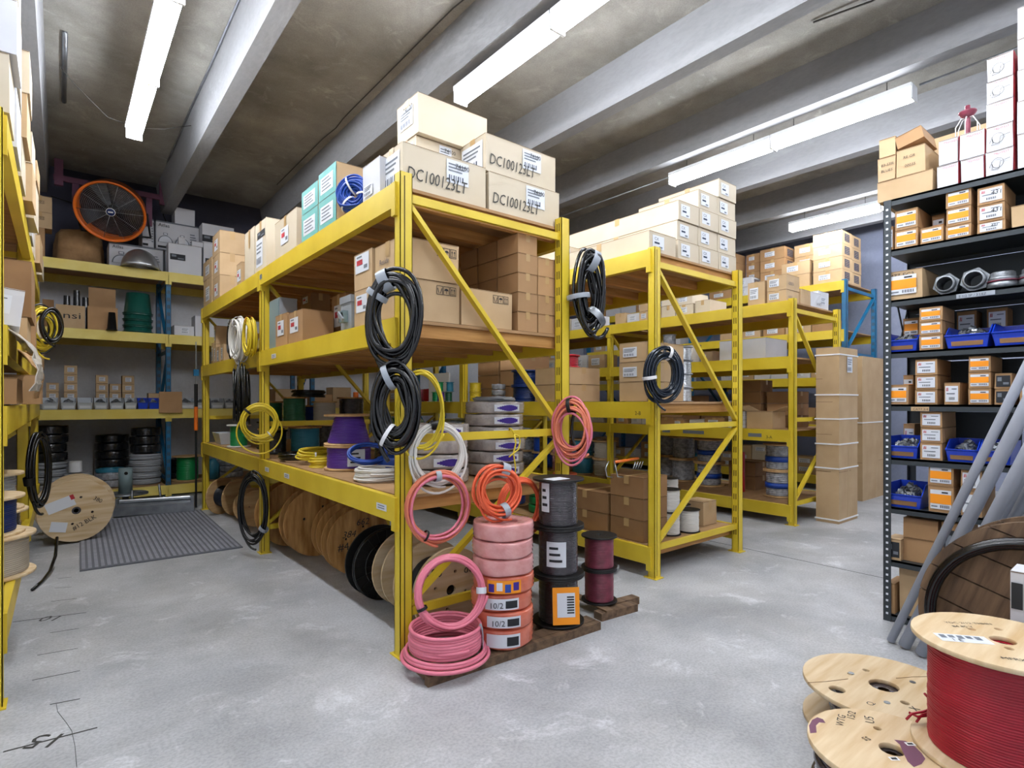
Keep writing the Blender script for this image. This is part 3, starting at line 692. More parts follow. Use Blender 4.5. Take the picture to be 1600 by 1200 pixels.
stack(ZM, [486, 456], 485, 'dark brown carton', 'at the back of the middle shelf', 'card_dark', px0=469, px2=517, X=1.78, group=G, dec=[('-X', .25, .5, .5, .35, 'red')], tape='-Y')
stack(ZM, [455], 540, 'brown carton with tape', 'behind the grey safety switch', 'card_dark', X=1.75, dx=.3, dy=.3, group=G, dec=[('-X', .2, .4, .5, .4, 'red')], tape='-X')
x0, y0 = spot(549, X=1.36); b = MB()
b.box(0, .12, 0, .16, 0, .20, 'grey_box'); b.box(-.006, .126, -.006, .166, .17, .212, 'grey_box'); b.box(-.03, 0, .05, .11, .05, .12, 'grey_tube')
o = b.build('safety_switch', None, (x0, y0, ZM)); tag(o, 'grey metal safety switch with side handle on the middle shelf', 'electrical box')
b = MB(); b.cyl(.028, 0, .03, 'grey_tube', 12, Matrix.Translation((0, .08, .085)) @ Matrix.Rotation(-PI/2, 4, 'Y')); b.bar((-.035, .045, .06), (-.035, .115, .11), .012, .02, 'grey_box'); b.build('handle', o)
YM = 2.62
carton(1.37, 2.955, ZM, .37, .25, .225, 'card_tan', 'tan carton with red square label, lower, behind post coil', G, [('-X', .15, .4, .6, .45, 'red')], None)
carton(1.37, 2.955, ZM+.226, .37, .25, .215, 'card_tan', 'tan carton with red square label, upper, left of the corner post', G, [('-X', .1, .45, .75, .5, 'red')], None)
carton(1.385, YM, ZM, .355, .32, .222, 'card_tan', 'lower tan carton with handling symbols behind the corner post', G, [('-Y', .58, .68, .36, .22, 'care')], '-X')
carton(1.38, YM, ZM+.224, .355, .32, .212, 'card_tan', 'upper tan carton with handling symbols behind the corner post', G, [('-Y', .60, .64, .36, .24, 'care')], '-X', [('-X', 'Reside', .2, .45, .2, 'ink_blue')])
carton(1.752, YM, ZM, .37, .32, .215, 'card_tan', 'single tan carton with handling symbols left of the brown cubes', G, [('-Y', .6, .68, .32, .22, 'care')], '-X')
G = 'small brown cube cartons on the middle shelf'
for place, x_, y_, n in (('in the tall column nearest the front', 2.165, YM, 5), ('beside the slotted post', 2.328, YM, 4), ('behind the front column', 2.165, YM+.215, 5), ('at the very back', 2.165, YM+.43, 5)):
    for i in range(n):
        carton(x_, y_, ZM+i*.1195, .16 if x_ < 2.3 else .155, .205, .1185, 'card_brown' if y_ < 2.7 else 'card_dark', f'small brown carton, {lv(n)[i]} column {place}'.replace('column in the tall column', 'the tall column'), G, tape='-Y', rot=rnd.uniform(-.012, .012))
for i, (z, h) in enumerate(((ZM, .13), (ZM+.131, .12))): carton(1.98+.02*i, 3.5, z, .3, .3, h, 'card_tan', ('lower' if i == 0 else 'upper')+' light tan carton seen behind the diagonal brace', 'light cartons behind the diagonal brace', flaps=i == 1)

# ---------------------------------------------------------------- hanging hanks on the big rack
H = 'cable hanks hung on the rack posts'
coil((1.265, 5.52, 1.865), (-1, -.12, .0), .14, .052, 30, .0065, 'cable_white', 'white cable hank hung on the middle beam of big rack', ell=(.8, 1.08), ties=[(1.57, 0.024, 'white')], group=H, seed=5)
coil((1.27, 5.17, 1.86), (-1, 0, .0), .13, .032, 18, .0065, 'cable_yellow', 'yellow cable hank hung right of the white hank', ell=(.8, 1.1), group=H, seed=6, ties=[(1.57, 0.018, 'orange')])
coil((1.27, 5.84, 1.91), (-1, 0, .0), .12, .025, 7, .007, 'black_gloss', 'short black cable hank hung left of the white hank', ell=(.7, 1.2), ties=[(1.6, 0.030, 'tape_grey')], group=H, seed=7)
coil((1.24, 5.30, 1.36), (-1, .25, .0), .17, .055, 22, .0075, 'black_gloss', 'thick black cable hank with blue strap under the middle beam', ell=(.75, 1.35), ties=[(1.57, 0.030, 'blue')], group=H, seed=8, ends=1)
coil((1.25, 4.97, .42), (-.72, -.7, 0), .19, .03, 6, .0085, 'black_gloss', 'black cable hank hung low on second post of big rack', ell=(.62, 1.45), ties=[(1.57, 0.012, 'black'), (5.6, 0.030, 'tape_grey')], group=H, seed=9)
coil((1.30, 4.975, 1.13), (-.25, -.97, 0), .125, .026, 10, .0065, 'cable_yellow', 'yellow cable coil hung on the second post of big rack', ell=(1, 1.08), ties=[(2.4, 0.018, 'black'), (5.4, 0.012, 'steel')], group=H, seed=10, loose=2)
coil((1.27, 2.48, 1.715), (-.75, -.66, 0), .16, .045, 10, .011, 'black_gloss', 'upper black cable coil hung on the front corner post', ell=(.68, 1.22), ties=[(2.0, 0.054, 'tape_grey'), (2.55, 0.030, 'tape_grey')], group=H, seed=11, loose=1)
coil((1.26, 2.45, 1.275), (-.62, -.78, 0), .125, .05, 18, .010, 'black_gloss', 'lower black cable coil hung on the front corner post', ell=(.66, 1.25), ties=[(2.0, 0.030, 'tape_grey'), (4.2, 0.018, 'white')], group=H, seed=12)
coil((1.42, 2.50, 1.26), (-.45, -.9, 0), .15, .02, 5, .006, 'cable_yellow', 'thin yellow cable coil behind the lower black coil', ell=(.75, 1.3), group=H, seed=13, loose=1)
coil((1.535, 2.515, 1.03), (0, -1, .03), .148, .018, 10, .0065, 'cable_white', 'white cable coil strapped to the middle end brace', ties=[(1.7, 0.060, 'black')], group=H, seed=14, loose=1)
coil((1.50, 2.45, .765), (-.1, -1, .05), .158, .022, 9, .0075, 'cable_salmon', 'pink and orange cable coil hung beside the corner post', ties=[(1.6, 0.030, 'tape_grey'), (4.2, 0.012, 'black')], group=H, seed=15, m2='cable_pink')
coil((2.45, 2.445, 1.135), (-1, -.55, 0), .13, .04, 12, .0075, 'cable_salmon', 'orange cable hank hung on the slotted end post', ell=(.75, 1.1), ties=[(1.7, 0.024, 'black')], group=H, seed=16, loose=1, m2='cable_pink')
coil((2.50, 2.43, 1.13), (-1, -.2, 0), .12, .012, 3, .009, 'black_gloss', 'short black cable hank beside the orange hank', ell=(.5, 1.15), group=H, seed=17)
coil((2.62, 2.465, 2.00), (-.4, -1, 0), .10, .062, 13, .012, 'black_gloss', 'heavy black cable hank hung high on the slotted end post', ell=(.7, 2.1), ties=[(1.2, 0.048, 'tape_grey'), (3.3, 0.030, 'tape_grey'), (5.4, 0.048, 'zinc')], group=H, seed=18)
coil((3.38, 2.44, 1.497), (-.35, -1, 0), .123, .042, 24, .008, 'navy', 'dark blue-black cable coil wired to the second rack post', ell=(1, 1.3), ties=[(3.3, 0.024, 'white'), (1.3, 0.024, 'white')], group=H, seed=19)

# ---------------------------------------------------------------- low shelf of the big rack
G = 'wire reels on the low shelf of the big rack'
for px, y_, z, rf, L_, rw, fm, cm, nm in (
        (430, 5.50, ZL, .11, .22, .10, 'black', 'wrap_black', 'black wound reel, lower row behind the hung yellow coil'),
        (477, 5.4, ZL, .15, .25, .13, 'ply_dark', 'teal', 'teal wrapped reel, lower row left of the purple reels'),
        (516, 5.72, ZL, .12, .25, .11, 'ply_dark', 'wrap_silver', 'clear-wrapped grey reel behind the purple reels'),
        (424, 5.55, ZL+.222, .12, .27, .10, 'ply_dark', 'green_dark', 'green wound reel, upper row nearest the second post'),
        (460, 5.4, ZL+.252, .115, .28, .10, 'ply_dark', 'green_dark', 'dark green wound reel under the black coil, upper row'),
        (507, 5.4, ZL+.252, .12, .24, .105, 'ply', 'cable_tan', 'tan wound reel on the upper row of reels'),
        (549, 5.36, ZL, .14, .25, .13, 'ply_dark', 'wind_dark', 'dark reel, lower row beneath another dark reel'),
        (549, 5.42, ZL+.252, .14, .28, .12, 'ply_dark', 'wind_dark', 'dark glossy reel, upper row beside the black hank')):
    reel(x_at(y_, px), y_, z, rf, L_, rw, nm, fm, cm, group=G, wire=.01)
reel(x_at(5.75, 484), 5.78, ZL, .09, .45, .07, 'tall blue wound reel behind the tan wound reel', 'ply_dark', 'blue', group=G, wire=.01)
coil((x_at(5.4, 482), 5.4, ZL+.565), (0, 0, 1), .14, .02, 12, .008, 'black_gloss', 'flat black cable coil lying on the upper reels', flat=.05, seed=20)
reel(1.635, 3.91, ZL, .175, .175, .155, 'purple wire reel, lower of the pair, with paper label', 'ply', 'purple', group='purple wire reels', wire=.011, lab=(.42, .03, .15, .35))
reel(1.635, 3.91, ZL+.176, .175, .22, .15, 'purple wire reel, upper of the pair, tapering', 'ply', 'purple', group='purple wire reels', wire=.011, taper=.05)
reel(2.02, 3.98, ZL, .15, .30, .14, 'reel of dark cable on light wood flanges behind purple reels', 'ply', 'wind_dark', wire=.012)
coil((1.56, 4.72, ZL+.036), (0, 0, 1), .16, .02, 12, .009, 'black_gloss', 'black cable coil lying flat behind the yellow bundle', flat=.04, seed=21)
coil((1.60, 4.45, ZL+.075), (.1, -.25, 1), .14, .02, 12, .007, 'cable_yellow', 'yellow cable bundle lying across the low shelf', ell=(1.25, .55), ties=[(4.2, 0.012, 'white')], flat=.05, seed=22)
coil((1.52, 4.16, ZL+.035), (0, 0, 1), .075, .012, 10, .006, 'cable_yellow', 'small yellow cable coil left of the purple reels', flat=.06, seed=23)
puck(1.72, 3.38, ZL, .105, .13, 'blue', 'blue plastic-wrapped cable coil on the low shelf edge', name='cable_coil')
coil((1.56, 3.43, ZL+.15), (-.3, -.6, .7), .105, .014, 6, .008, 'blue', 'loose bright blue cable loops in front of blue wrapped coil', ell=(1.1, .75), seed=24)
coil((1.55, 3.23, ZL+.042), (0, 0, 1), .145, .02, 16, .006, 'cable_white', 'flat white cable coil at the front edge of low shelf', flat=.065, seed=25, ell=(1, .9), loose=0)
G = 'shrink-wrapped white cable coils'
for i in range(4): puck(1.78, 2.93, ZL+.003+i*.089, .195, .088, 'wrap_grey', f'white wrapped cable coil, {lv(4)[i]} left stack on low shelf', G, (-.1, .85, 'oval') if i != 2 else None, hole=.5)
for i in range(6): puck(2.29, 3.02, ZL+.003+i*.081, .2, .08, 'wrap_grey', f'white wrapped cable coil, {lv(6)[i]} right stack on low shelf', G, (0, .9, 'oval'), hole=.5)
G = 'wrapped green and olive cable coils'
for i in range(4): puck(2.33, 3.50, ZL+.003+i*.09, .17, .088, 'wrap_olive', f'dark olive wrapped cable coil, {lv(4)[i]} stack beside slotted post', G)
puck(2.27, 4.25, ZL+.003, .16, .35, 'green_dark', 'green wrapped cable drum behind the olive coils', G)
coil((2.36, 3.12, ZL+.505), (0, 0, 1), .13, .015, 8, .007, 'cable_grey', 'grey cable coil lying on the white wrapped stack', flat=.02, seed=26)
reel(1.50, 6.55, ZL, .12, .24, .085, 'green wire reel on white flange near the far end', 'cable_white', 'green', wire=.008)
reel(1.72, 6.15, ZL, .14, .28, .12, 'black wire reel right of the green wire reel', 'black', 'wind_dark', wire=.008)
x0, y0 = spot(345, X=1.42); b = MB(); b.add([(-.1, -.14, 0), (.1, -.14, 0), (.1, .14, 0), (-.1, .14, 0), (-.13, -.18, .13), (.13, -.18, .13), (.13, .18, .13), (-.13, .18, .13)], [(3, 2, 1, 0), (0, 1, 5, 4), (1, 2, 6, 5), (2, 3, 7, 6), (3, 0, 4, 7)], 'bin_clear'); o = b.build('plastic_tub', None, (1.52, 7.15, ZL)); tag(o, 'white plastic tub on the far end of the low shelf', 'tub')

# ---------------------------------------------------------------- plywood reels stored on the floor under the big rack
G = 'large reels stored under the big yellow rack'
def under(px_left, y, r, L_, label, fm='ply', cm='wind_dark', **kw):
    xl = x_at(y, px_left); return reel(xl+r, y, 0.0, r, L_, r*.72, label, fm, cm, axis='Y', group=G, wire=.014, **kw)
o1 = reel(1.71, 2.66, 0, .24, .24, .15, 'pale reel marked 180 lying behind the end braces', 'ply_pale', 'black', axis='Y', group=G, wire=.014, tf=.018)
k = MB(); Fx = frame(((1, 0, 0), (0, -1, 0)), (0, 0, 0)); words(k, Fx, '180', .075, -.17, .09, .002, 'pen'); words(k, Fx, '8', .08, -.2, -.09, .002, 'pen', ang=1.2); words(k, Fx, 'de', .07, .08, .08, .002, 'pen', shear=.2); k.build('lettering', o1)
under(596, 3.10, .24, .14, 'pale plywood reel behind the corner post', 'ply_pale', 'black')
ob = under(551, 3.38, .235, .13, 'black plastic reel with ribbed flange under the rack', 'black', 'black', holes=((0, 0, .03),))
b = MB()
for i in range(20):
    a = 2*PI*i/20; b.bar((.05*math.cos(a), .05*math.sin(a), -.003), (.225*math.cos(a), .225*math.sin(a), -.003), .006, .006, 'black')
for rr in (.08, .15, .228): b.lathe([(rr-.004, -.006), (rr+.004, -.006), (rr+.004, 0), (rr-.004, 0)], 'black_gloss', 36)
b.build('flange_ribs', ob)
oc = under(511, 4.0, .25, .13, 'plywood reel with scribbled numbers and black cable rim', 'ply_dark', 'black')
k = MB(); words(k, Fx, '662', .07, -.03, .12, .002, 'pen', shear=.2); words(k, Fx, '384', .07, -.14, .04, .002, 'pen', shear=.3); words(k, Fx, '#4', .08, -.17, -.05, .002, 'pen'); words(k, Fx, '389', .09, -.12, -.17, .002, 'maroon', shear=.3); k.build('lettering', oc)
under(494, 4.36, .25, .12, 'plain plywood reel behind the scribbled reel', 'ply_dark', 'black')
under(443, 4.70, .29, .14, 'largest plywood reel under the rack, second from second post', 'ply_dark', 'black')
reel(1.335+.30, 5.17, 0, .29, .16, .2, 'plywood reel right beside the second post', 'ply_dark', 'black', axis='Y', group=G, wire=.014)
reel(1.60, 6.2, 0, .19, .22, .12, 'small reel with white labels under the far bay', 'ply', 'black', axis='Y', group=G, wire=.012)
reel(1.58, 6.95, 0, .21, .26, .12, 'small reel with dark winding, farthest under the far bay', 'ply', 'navy', axis='Y', rot=.5, group=G, wire=.012)

# ================================================================ IN FRONT OF THE RACK END
b = MB(); b.box(0, 1.10, 0, .035, 0, .045, 'plank')
for i in range(3): b.box(.02+.36*i, .34+.36*i, .04, .30, .0, .02, 'plank')
b.box(0, 1.10, .04, .12, .02, .045, 'plank'); b.box(0, 1.10, .18, .29, .02, .045, 'plank')
o = b.build('wooden_pallet', None, (1.30, 2.215, 0), (0, 0, -.05)); tag(o, 'low wooden skid under the pink cable coils and black spools', 'pallet')
b = MB(); b.box(0, .30, 0, .07, 0, .045, 'plank'); b.box(.1, .40, .085, .15, 0, .045, 'plank'); b.box(.04, .1, .0, .32, .045, .055, 'plank')
ZP = .047
coil((1.475, 2.345, ZP+.085), (0, 0, 1), .172, .007, 11, .0095, 'cable_pink', 'flat stack of pink cable lying on the floor skid', flat=.135, ties=[(5.5, 0.030, 'tape_grey')], seed=30, seg=48, spread=.04)
coil((1.42, 2.33, ZP+.012), (0, .05, 1), .20, .004, 2, .0095, 'cable_pink', 'loose pink cable turns around the flat pink stack', flat=.02, seed=31) if False else None
coil((1.478, 2.30, .375), (-.25, -1, .25), .158, .017, 9, .0088, 'cable_pink', 'pink cable coil leaning upright on the flat pink stack', ties=[(3.5, 0.015, 'black'), (6.2, 0.030, 'paper')], seed=32)
G = 'shrink-wrapped pink and orange cable coils'
PK = [('wrap_coral', 'dark', None), ('wrap_coral', 'dark', '10/2'), ('wrap_coral', 'dark', '10/2'), ('wrap_coral', 'multi', None), ('wrap_pink', None, None), ('wrap_pink', None, None), ('wrap_pink', None, None)]
hs = [.105, .088, .088, .088, .088, .088, .088]; z = ZP
for i, (mm, st, tx) in enumerate(PK):
    puck(1.825, 2.335, z, .162, hs[i]-.001, mm, f'{"orange" if i < 4 else "pale pink"} wrapped cable coil, {lv(7)[i]} tall stack on the skid', G, (-.5, .55, st) if st else None, txt=tx, hole=.45); z += hs[i]
coil((1.79, 2.33, z+.155), (-.15, -1, .12), .112, .032, 18, .0065, 'cable_orange', 'orange cable coil standing on the pink wrapped stack', ties=[(1.2, 0.048, 'tape_grey'), (5.0, 0.036, 'tape_grey')], seed=33, loose=1)
coil((2.06, 2.47, .70), (-.1, -1, 0), .14, .018, 7, .008, 'cable_orange', 'orange cable coil leaning behind the pink wrapped stack', ell=(1, 1.1), seed=34)
G = 'black spools stacked on the skid'
z = ZP
for i, (cm, lab) in enumerate((('wrap_black', None), ('wind_dark', (.5, .06, .2, -.1)), ('wind_dark', (.25, .09, .25, -.7)))):
    o = reel(2.225, 2.33, z, .148, .272, .112, f'black plastic spool of wrapped wire, {lv(3)[i]} the three on the skid', 'black', cm, group=G, wire=.008, lab=lab, tf=.012)
    if i == 0:
        k = MB(); X = Matrix.Translation((-.066, -.135, .03)) @ basis((-.55, -.85, .1)); rect(k, X, -.075, 0, .075, .20, 0, 'orange_ink'); rect(k, X, -.05, .04, .05, .17, .002, 'paper')
        for q in range(7): rect(k, X, .005, .06+q*.014, .045, .068+q*.014, .003, 'ink')
        k.build('tag', o)
    if i == 2:
        k = MB(); X = Matrix.Translation((-.05, -.04, .273)); rect(k, X, -.07, -.05, .06, .04, .001, 'paper'); k.build('label', o)
    z += .2735
G = 'maroon wire spools on wood blocks'
o = b.build('wood_blocks', None, (2.49, 2.235, 0), (0, 0, -.1)); tag(o, 'short wooden blocks under the maroon wire spools', 'wood blocks')
z = .056
for i in range(2):
    reel(2.632, 2.385, z, .112, .205, .09, f'spool of maroon wire with black flanges, {lv(2)[i]} the pair', 'black', 'maroon', group=G, wire=.007, tf=.01); z += .2065

# small things around the big rack
o = empty('reach_pole', (1.30, 7.80, 0), 'upright pole with orange and black grip at the far rack post', 'pole'); b = MB(); b.cyl(.012, 0, .95, 'black', 10); b.cyl(.020, 1.24, 1.52, 'black', 12); b.build('shaft', o)
b = MB(); b.cyl(.022, .95, 1.24, 'orange', 12); b.build('grip', o)
b = MB(); b.box(-.028, .028, -.022, .022, 1.62, 1.70, 'blue_steel'); b.build('clamp', o)
b = MB(); b.cyl(.007, 1.52, 2.04, 'steel', 8); b.build('rod', o)
b = MB(); b.tube([(0, -.03, 0), (.012, -.03, -.05), (-.008, -.032, -.11), (.010, -.03, -.2), (0, -.03, -.27)], .005, 'cable_yellow', 6); b.tube([(0, -.03, 0), (.03, -.032, -.01), (.045, -.03, -.04), (.03, -.031, -.09), (-.01, -.034, -.11), (-.04, -.03, -.13)], .005, 'cable_yellow', 6); b.tube([(0, -.03, 0), (-.012, -.02, .03), (0, .016, .035), (.008, .02, 0)], .005, 'cable_yellow', 6)
o = b.build('rope_knot', None, (2.067, 2.565, 1.11)); tag(o, 'yellow rope knotted over the middle end brace', 'rope')

# ================================================================ SECOND YELLOW RACK (right of centre)
G = 'long cream cartons on top of the second yellow rack'
def cx(x, y, z, dx, dy, h, label): return carton(x, y, z, dx-.004, dy, h-.002, 'card_cream', label, G, [('-Y', .12 if dx > .2 else .1, .2, .42, .62, 'cx')], '-X', rot=rnd.uniform(-.006, .006))
Z2 = 2.43; cw = .29
cx(3.42, 2.60, Z2, .34, 1.0, .16, 'long cream carton at the front left corner of second rack top')
cols = [(3.79, 3, 'leftmost tall'), (4.085, 4, 'middle tall'), (4.375, 5, 'right-hand tall')]
for x_, n, nm in cols:
    for i in range(n):
        cx(x_, 2.60+(.01 if i % 2 else 0), Z2+i*.157, cw, 1.25 if n == 3 else .62, .157, f'long cream carton with printed label, {lv(n)[i]} {nm} stack on second rack')
for i in range(2): cx(3.43+.03*i, 3.65, Z2+i*.15, .33, 1.2, .15, f'plain cream carton behind the front corner carton, {("lower","upper")[i]}')
carton(3.42, 5.0, Z2, .5, .8, .34, 'card_white', 'large white carton on far part of the second rack top', 'cartons far along the second rack top', tape='-X')
carton(3.42, 6.0, Z2, .5, .8, .28, 'card_tan', 'large tan carton on farthest part of second rack top', 'cartons far along the second rack top', [('-X', .2, .3, .4, .4, 'white')], tape='-X')
# middle shelf
Z2 = 1.305; G = 'brown cartons on the middle shelf of the second rack'
for i in range(3): carton(3.42, 2.62, Z2+i*.152, .47, .27, .15, 'card_tan', f'wide tan carton, {lv(3)[i]} stack behind the blue-black hung coil', G, [('-X', .15, .25, .5, .5, 'white')] if i else [], '-Y')
for i in range(4): reel(4.04, 2.72, Z2+i*.113, .075, .112, .062, f'small reel of bare silvery wire, {lv(4)[i]} column by the diagonal brace', 'wrap_silver', 'steel', group='small silvery wire reels', wire=.009, tf=.004)
for i in range(2): carton(3.41, 3.46, Z2+i*.152, .42, .42, .15, 'card_tan', f'wide tan carton, {lv(2)[i]} stack seen beside the slotted post', G, [], '-Y')
reel(3.55, 4.15, Z2, .16, .15, .14, 'dark blue spool, lower one behind the diagonal brace', 'blue_deep', 'blue_deep', wire=.012, group='blue spools on the second rack')
reel(3.55, 4.15, Z2+.151, .16, .15, .14, 'dark blue spool, upper one behind the diagonal brace', 'blue_deep', 'blue_deep', wire=.012, group='blue spools on the second rack')
reel(3.68, 3.75, Z2+.305, .10, .10, .085, 'red wire spool standing on the tan cartons' , 'red', 'crimson', wire=.012) if False else None
reel(3.62, 3.66, Z2+.304, .11, .12, .095, 'red wire spool on top of wide tan carton', 'red', 'crimson', wire=.012)
for i in range(3): carton(3.56, 4.33, Z2+i*.16, .45, .27, .155, 'card_brown', f'brown carton with hole, {lv(3)[i]} stack behind the blue spools', G, [], '-Y')
puck(3.77, 4.47, Z2+.482, .17, .10, 'wrap_silver', 'silvery cable coil lying on stacked brown cartons', name='cable_coil')
for i in range(2):
    for j in range(3): puck(3.465, 4.50, Z2+j*.06, .075, .058, 'wrap_silver', f'small pink-silver wrapped coil, {lv(3)[j]} stack in front of holed cartons', 'small wrapped coils') if i == 0 else None
for i in range(4):
    for j in range(2): carton(3.56+.34*j, 4.63, Z2+i*.14, .33, .37, .138, 'card_dark', f'dark brown carton, {lv(4)[i]} {("left","right")[j]} stack behind the yellow spools', G, [], '-Y')
G = 'small coloured wire spools'
for i in range(3): reel(3.52, 5.12-.0, Z2+i*.098-.0, .01, .09, .008, '', 'cable_yellow') if False else None
for i in range(2): reel(3.47, 4.92, Z2+i*.10, .068, .10, .062, f'small yellow spool, {lv(2)[i]} pair right of the far rack post', 'cable_yellow', 'cable_yellow', wire=.012, group=G, tf=.005)
for nm, px, z, c in (('green spool, left lower', 681, 0, 'green'), ('purple spool, middle lower', 689, 0, 'purple'), ('dark teal spool, right lower', 701, 0, 'green_dark'), ('green spool, middle upper', 687, .11, 'green'), ('teal spool, right upper', 703, .11, 'teal')):
    y_ = {681: 5.35, 689: 5.30, 701: 5.24, 687: 5.31, 703: 5.25}[px]; reel(x_at(y_, px), y_, Z2+z, .05, .105, .04, f'small {nm} in front of white board', c, c, wire=.01, group=G, tf=.006, holes=((0, 0, .012),))
b = MB(); b.box(0, .02, 0, .45, 0, .33, 'white'); o = b.build('white_board', None, (3.455, 5.42, Z2)); tag(o, 'white plastic board standing behind small coloured spools', 'board')
for i in range(2): puck(3.62, 6.1+.28*i, Z2, .10, .16, ('crimson', 'maroon')[i], ('red', 'maroon')[i]+' wrapped drum behind the white board', name='cable_coil')
row('-X', 3.43, 7.4, 6.62, Z2, .3, 'middle shelf of second rack far bay', stuff=True, mats=('card_tan', 'card_cream'), seed=5, group='cartons in the far bay of the second rack')
# low deck
Z2 = .232; G = 'large dark cartons on the low deck of the second rack'
for i in range(3): carton(3.43, 2.66, Z2+i*.165, .3, .33, .163, 'card_dark', f'dark brown carton, {lv(3)[i]} stack behind the second rack post', G, [], '-X')
for i in range(2): carton(3.43, 3.02, Z2+i*.165, .42, .5, .163, 'card_dark', f'dark brown carton, {lv(2)[i]} stack left of taller dark stack', G, [], '-X')
reel(3.58, 3.66, Z2, .11, .22, .10, 'orange wire spool on low deck, lower of the pair', 'cable_orange', 'cable_orange', wire=.01, group='orange spools on the low deck')
reel(3.58, 3.66, Z2+.221, .11, .20, .10, 'orange wire spool on low deck, upper of the pair', 'cable_orange', 'cable_orange', wire=.01, group='orange spools on the low deck')
for i in range(3): puck(3.7, 4.05, Z2+i*.08, .17, .078, 'green', f'green cable coil, {lv(3)[i]} stack behind the black spools', 'green cable coils', name='cable_coil')
coil((3.62, 2.60, Z2+.02), (0, 0, 1), .17, .02, 6, .008, 'cable_grey', 'loose grey cable coil lying at front of second rack low deck', flat=.02, seed=40, ell=(.9, .35)) if False else None
coil((3.19, 2.95, .02), (0, 0, 1), .15, .03, 6, .007, 'cable_grey', 'grey-green cable coil on floor beside second rack', flat=.02, seed=41)
G = 'grey-white wire reels on the low deck of the second rack'
GR = [(3.84, 2.72, 0, 'front left lower'), (3.84, 2.72, 1, 'front left upper'), (4.05, 2.68, 0, 'front middle'), (4.19, 2.86, 0, 'behind the front middle one'), (4.40, 3.12, 0, 'right rear lower'), (4.40, 3.12, 1, 'right rear upper')]
for x_, y_, lvn, nm in GR:
    reel(x_, y_, Z2+lvn*.183, .092, .182, .082, f'grey-white wire reel with thin dark flanges, {nm}', 'black', 'cable_grey' if nm.startswith('behind') else 'cable_white', group=G, wire=.012, tf=.004)
carton(4.30, 2.70, Z2, .21, .2, .205, 'card_tan', 'small tan carton on the low deck right of white reels', None, [], '-Y')
b = MB(); b.tube([(-.28, 0, .06), (0, 0, .07)], .011, 'orange', 8)
for q in ((-.28, -.05), (-.34, .0)): b.tube([(q[0], 0, .07), (q[0]-.04, q[1], .02), (q[0]-.02, q[1], -.04), (q[0]+.04, q[1], -.05)], .005, 'steel', 5)
for q in range(4): b.tube([(-.07+q*.03, -.03, .05), (-.10+q*.03, -.03, .0)], .005, 'steel', 5)
o = b.build('reel_axle_tool', None, (3.48, 2.75, Z2+.56)); tag(o, 'reel tool with orange handle lying on top of dark brown cartons', 'tool')
G = 'wire reels in the far bays of the second rack'
for k, (y_, cm) in enumerate(((4.55, 'blue'), (5.3, 'wind_dark'), (5.75, 'teal'), (6.2, 'wrap_silver'), (6.65, 'green_dark'), (7.1, 'wind_dark'))):
    reel(3.68, y_, Z2, .17, .28, .14, f'{("blue","dark","teal","silver","dark green","black")[k]} wire reel on far low deck of second rack', 'ply', cm, group=G, wire=.014)

# ================================================================ THIRD RACK (behind the strapped cartons)
G3 = 'cartons on the top of the third rack'
stack(2.372, [438], 1245, 'wide tan carton', 'at front corner of third rack top', 'card_tan', px0=1200, px2=1278, X=6.0, group=G3, dec=[('-X', .2, .3, .4, .4, 'white')], tape='-Y') if False else None
z3 = 2.374
def on3(px0, px1, tops, nm, m='card_tan', dx=.3, X=6.0, **kw): stack(z3, tops, px1, nm[0], nm[1], m, px0=px0, dx=dx, X=X, group=G3, dec=[('-X', .12, .25, .5, .5, 'white')], tape='-X', **kw)
on3(1198, 1229, [451, 427], ('white-fronted carton with dark print', 'near front end of third rack top'), 'card_tan', txt=[('-Y', '-UUU-', .1, .3, .3, 'ink_blue')])
on3(1168, 1195, [438], ('tan carton with white label', 'left of white-fronted stack, third rack top'))
carton(6.31, 2.77, z3, .24, .24, .17, 'card_tan', 'plain tan carton at the front corner of third rack top', G3, [], '-Y')
carton(6.56, 2.77, z3, .26, .3, .17, 'card_white', 'white printed carton on the right of third rack top', G3, [], None, txt=[('-Y', 'H ¥ T', .55, .15, .3, 'ink')])
carton(6.83, 2.80, z3, .28, .3, .22, 'card_white', 'white carton beside the blue uprights on third rack top', G3, [('-Y', .2, .3, .5, .4, 'white')], None)
row('-X', 6.0, 3.95, 2.74+.9, z3, .3, 'third rack top behind second rack post', seed=50, group=G3, mats=('card_tan',), wmin=.1, wmax=.16) if False else None
row('-X', 6.0, 5.15, 3.62, z3, .40, 'near bay of third rack top', seed=51, group=G3, mats=('card_tan', 'card_cream', 'card_white'), wmin=.16, wmax=.24, hh=(.11, .16))
row('-X', 6.0, 7.6, 5.3, z3, .30, 'far bay of third rack top', stuff=True, seed=52, group=G3, mats=('card_white', 'card_cream'), wmin=.22, wmax=.34, hh=(.14, .2))
z3 = 1.785; G = 'things on the upper middle shelf of the third rack'
carton(6.05, 3.03, z3, .5, .56, .23, 'card_white', 'plain white box at the front of third rack upper middle shelf', 'cartons on third rack upper middle shelf', [], None)
reel(6.15, 4.02, z3, .11, .22, .10, 'white wire reel right of the silvery reels, third rack', 'wrap_silver', 'cable_white', group='reels on third rack shelf', wire=.012, tf=.006)
for i in range(2): carton(6.03, 4.17, z3+i*.12, .3, .3, .118, ('card_tan', 'card_white')[i], f'{("tan","white")[i]} carton under dark spools on third rack', 'cartons on third rack upper middle shelf', [('-X', .1, .2, .4, .5, 'mark')], None)
reel(6.13, 4.34, z3+.24, .09, .14, .08, 'silvery spool standing on the white carton, third rack', 'wrap_silver', 'wrap_silver', wire=.012, tf=.005)
for i in range(3): puck(6.2, 4.72, z3+i*.085, .17, .083, 'wrap_silver', f'silvery cable coil, {lv(3)[i]} stack on third rack shelf', 'silvery cable coils', name='cable_coil')
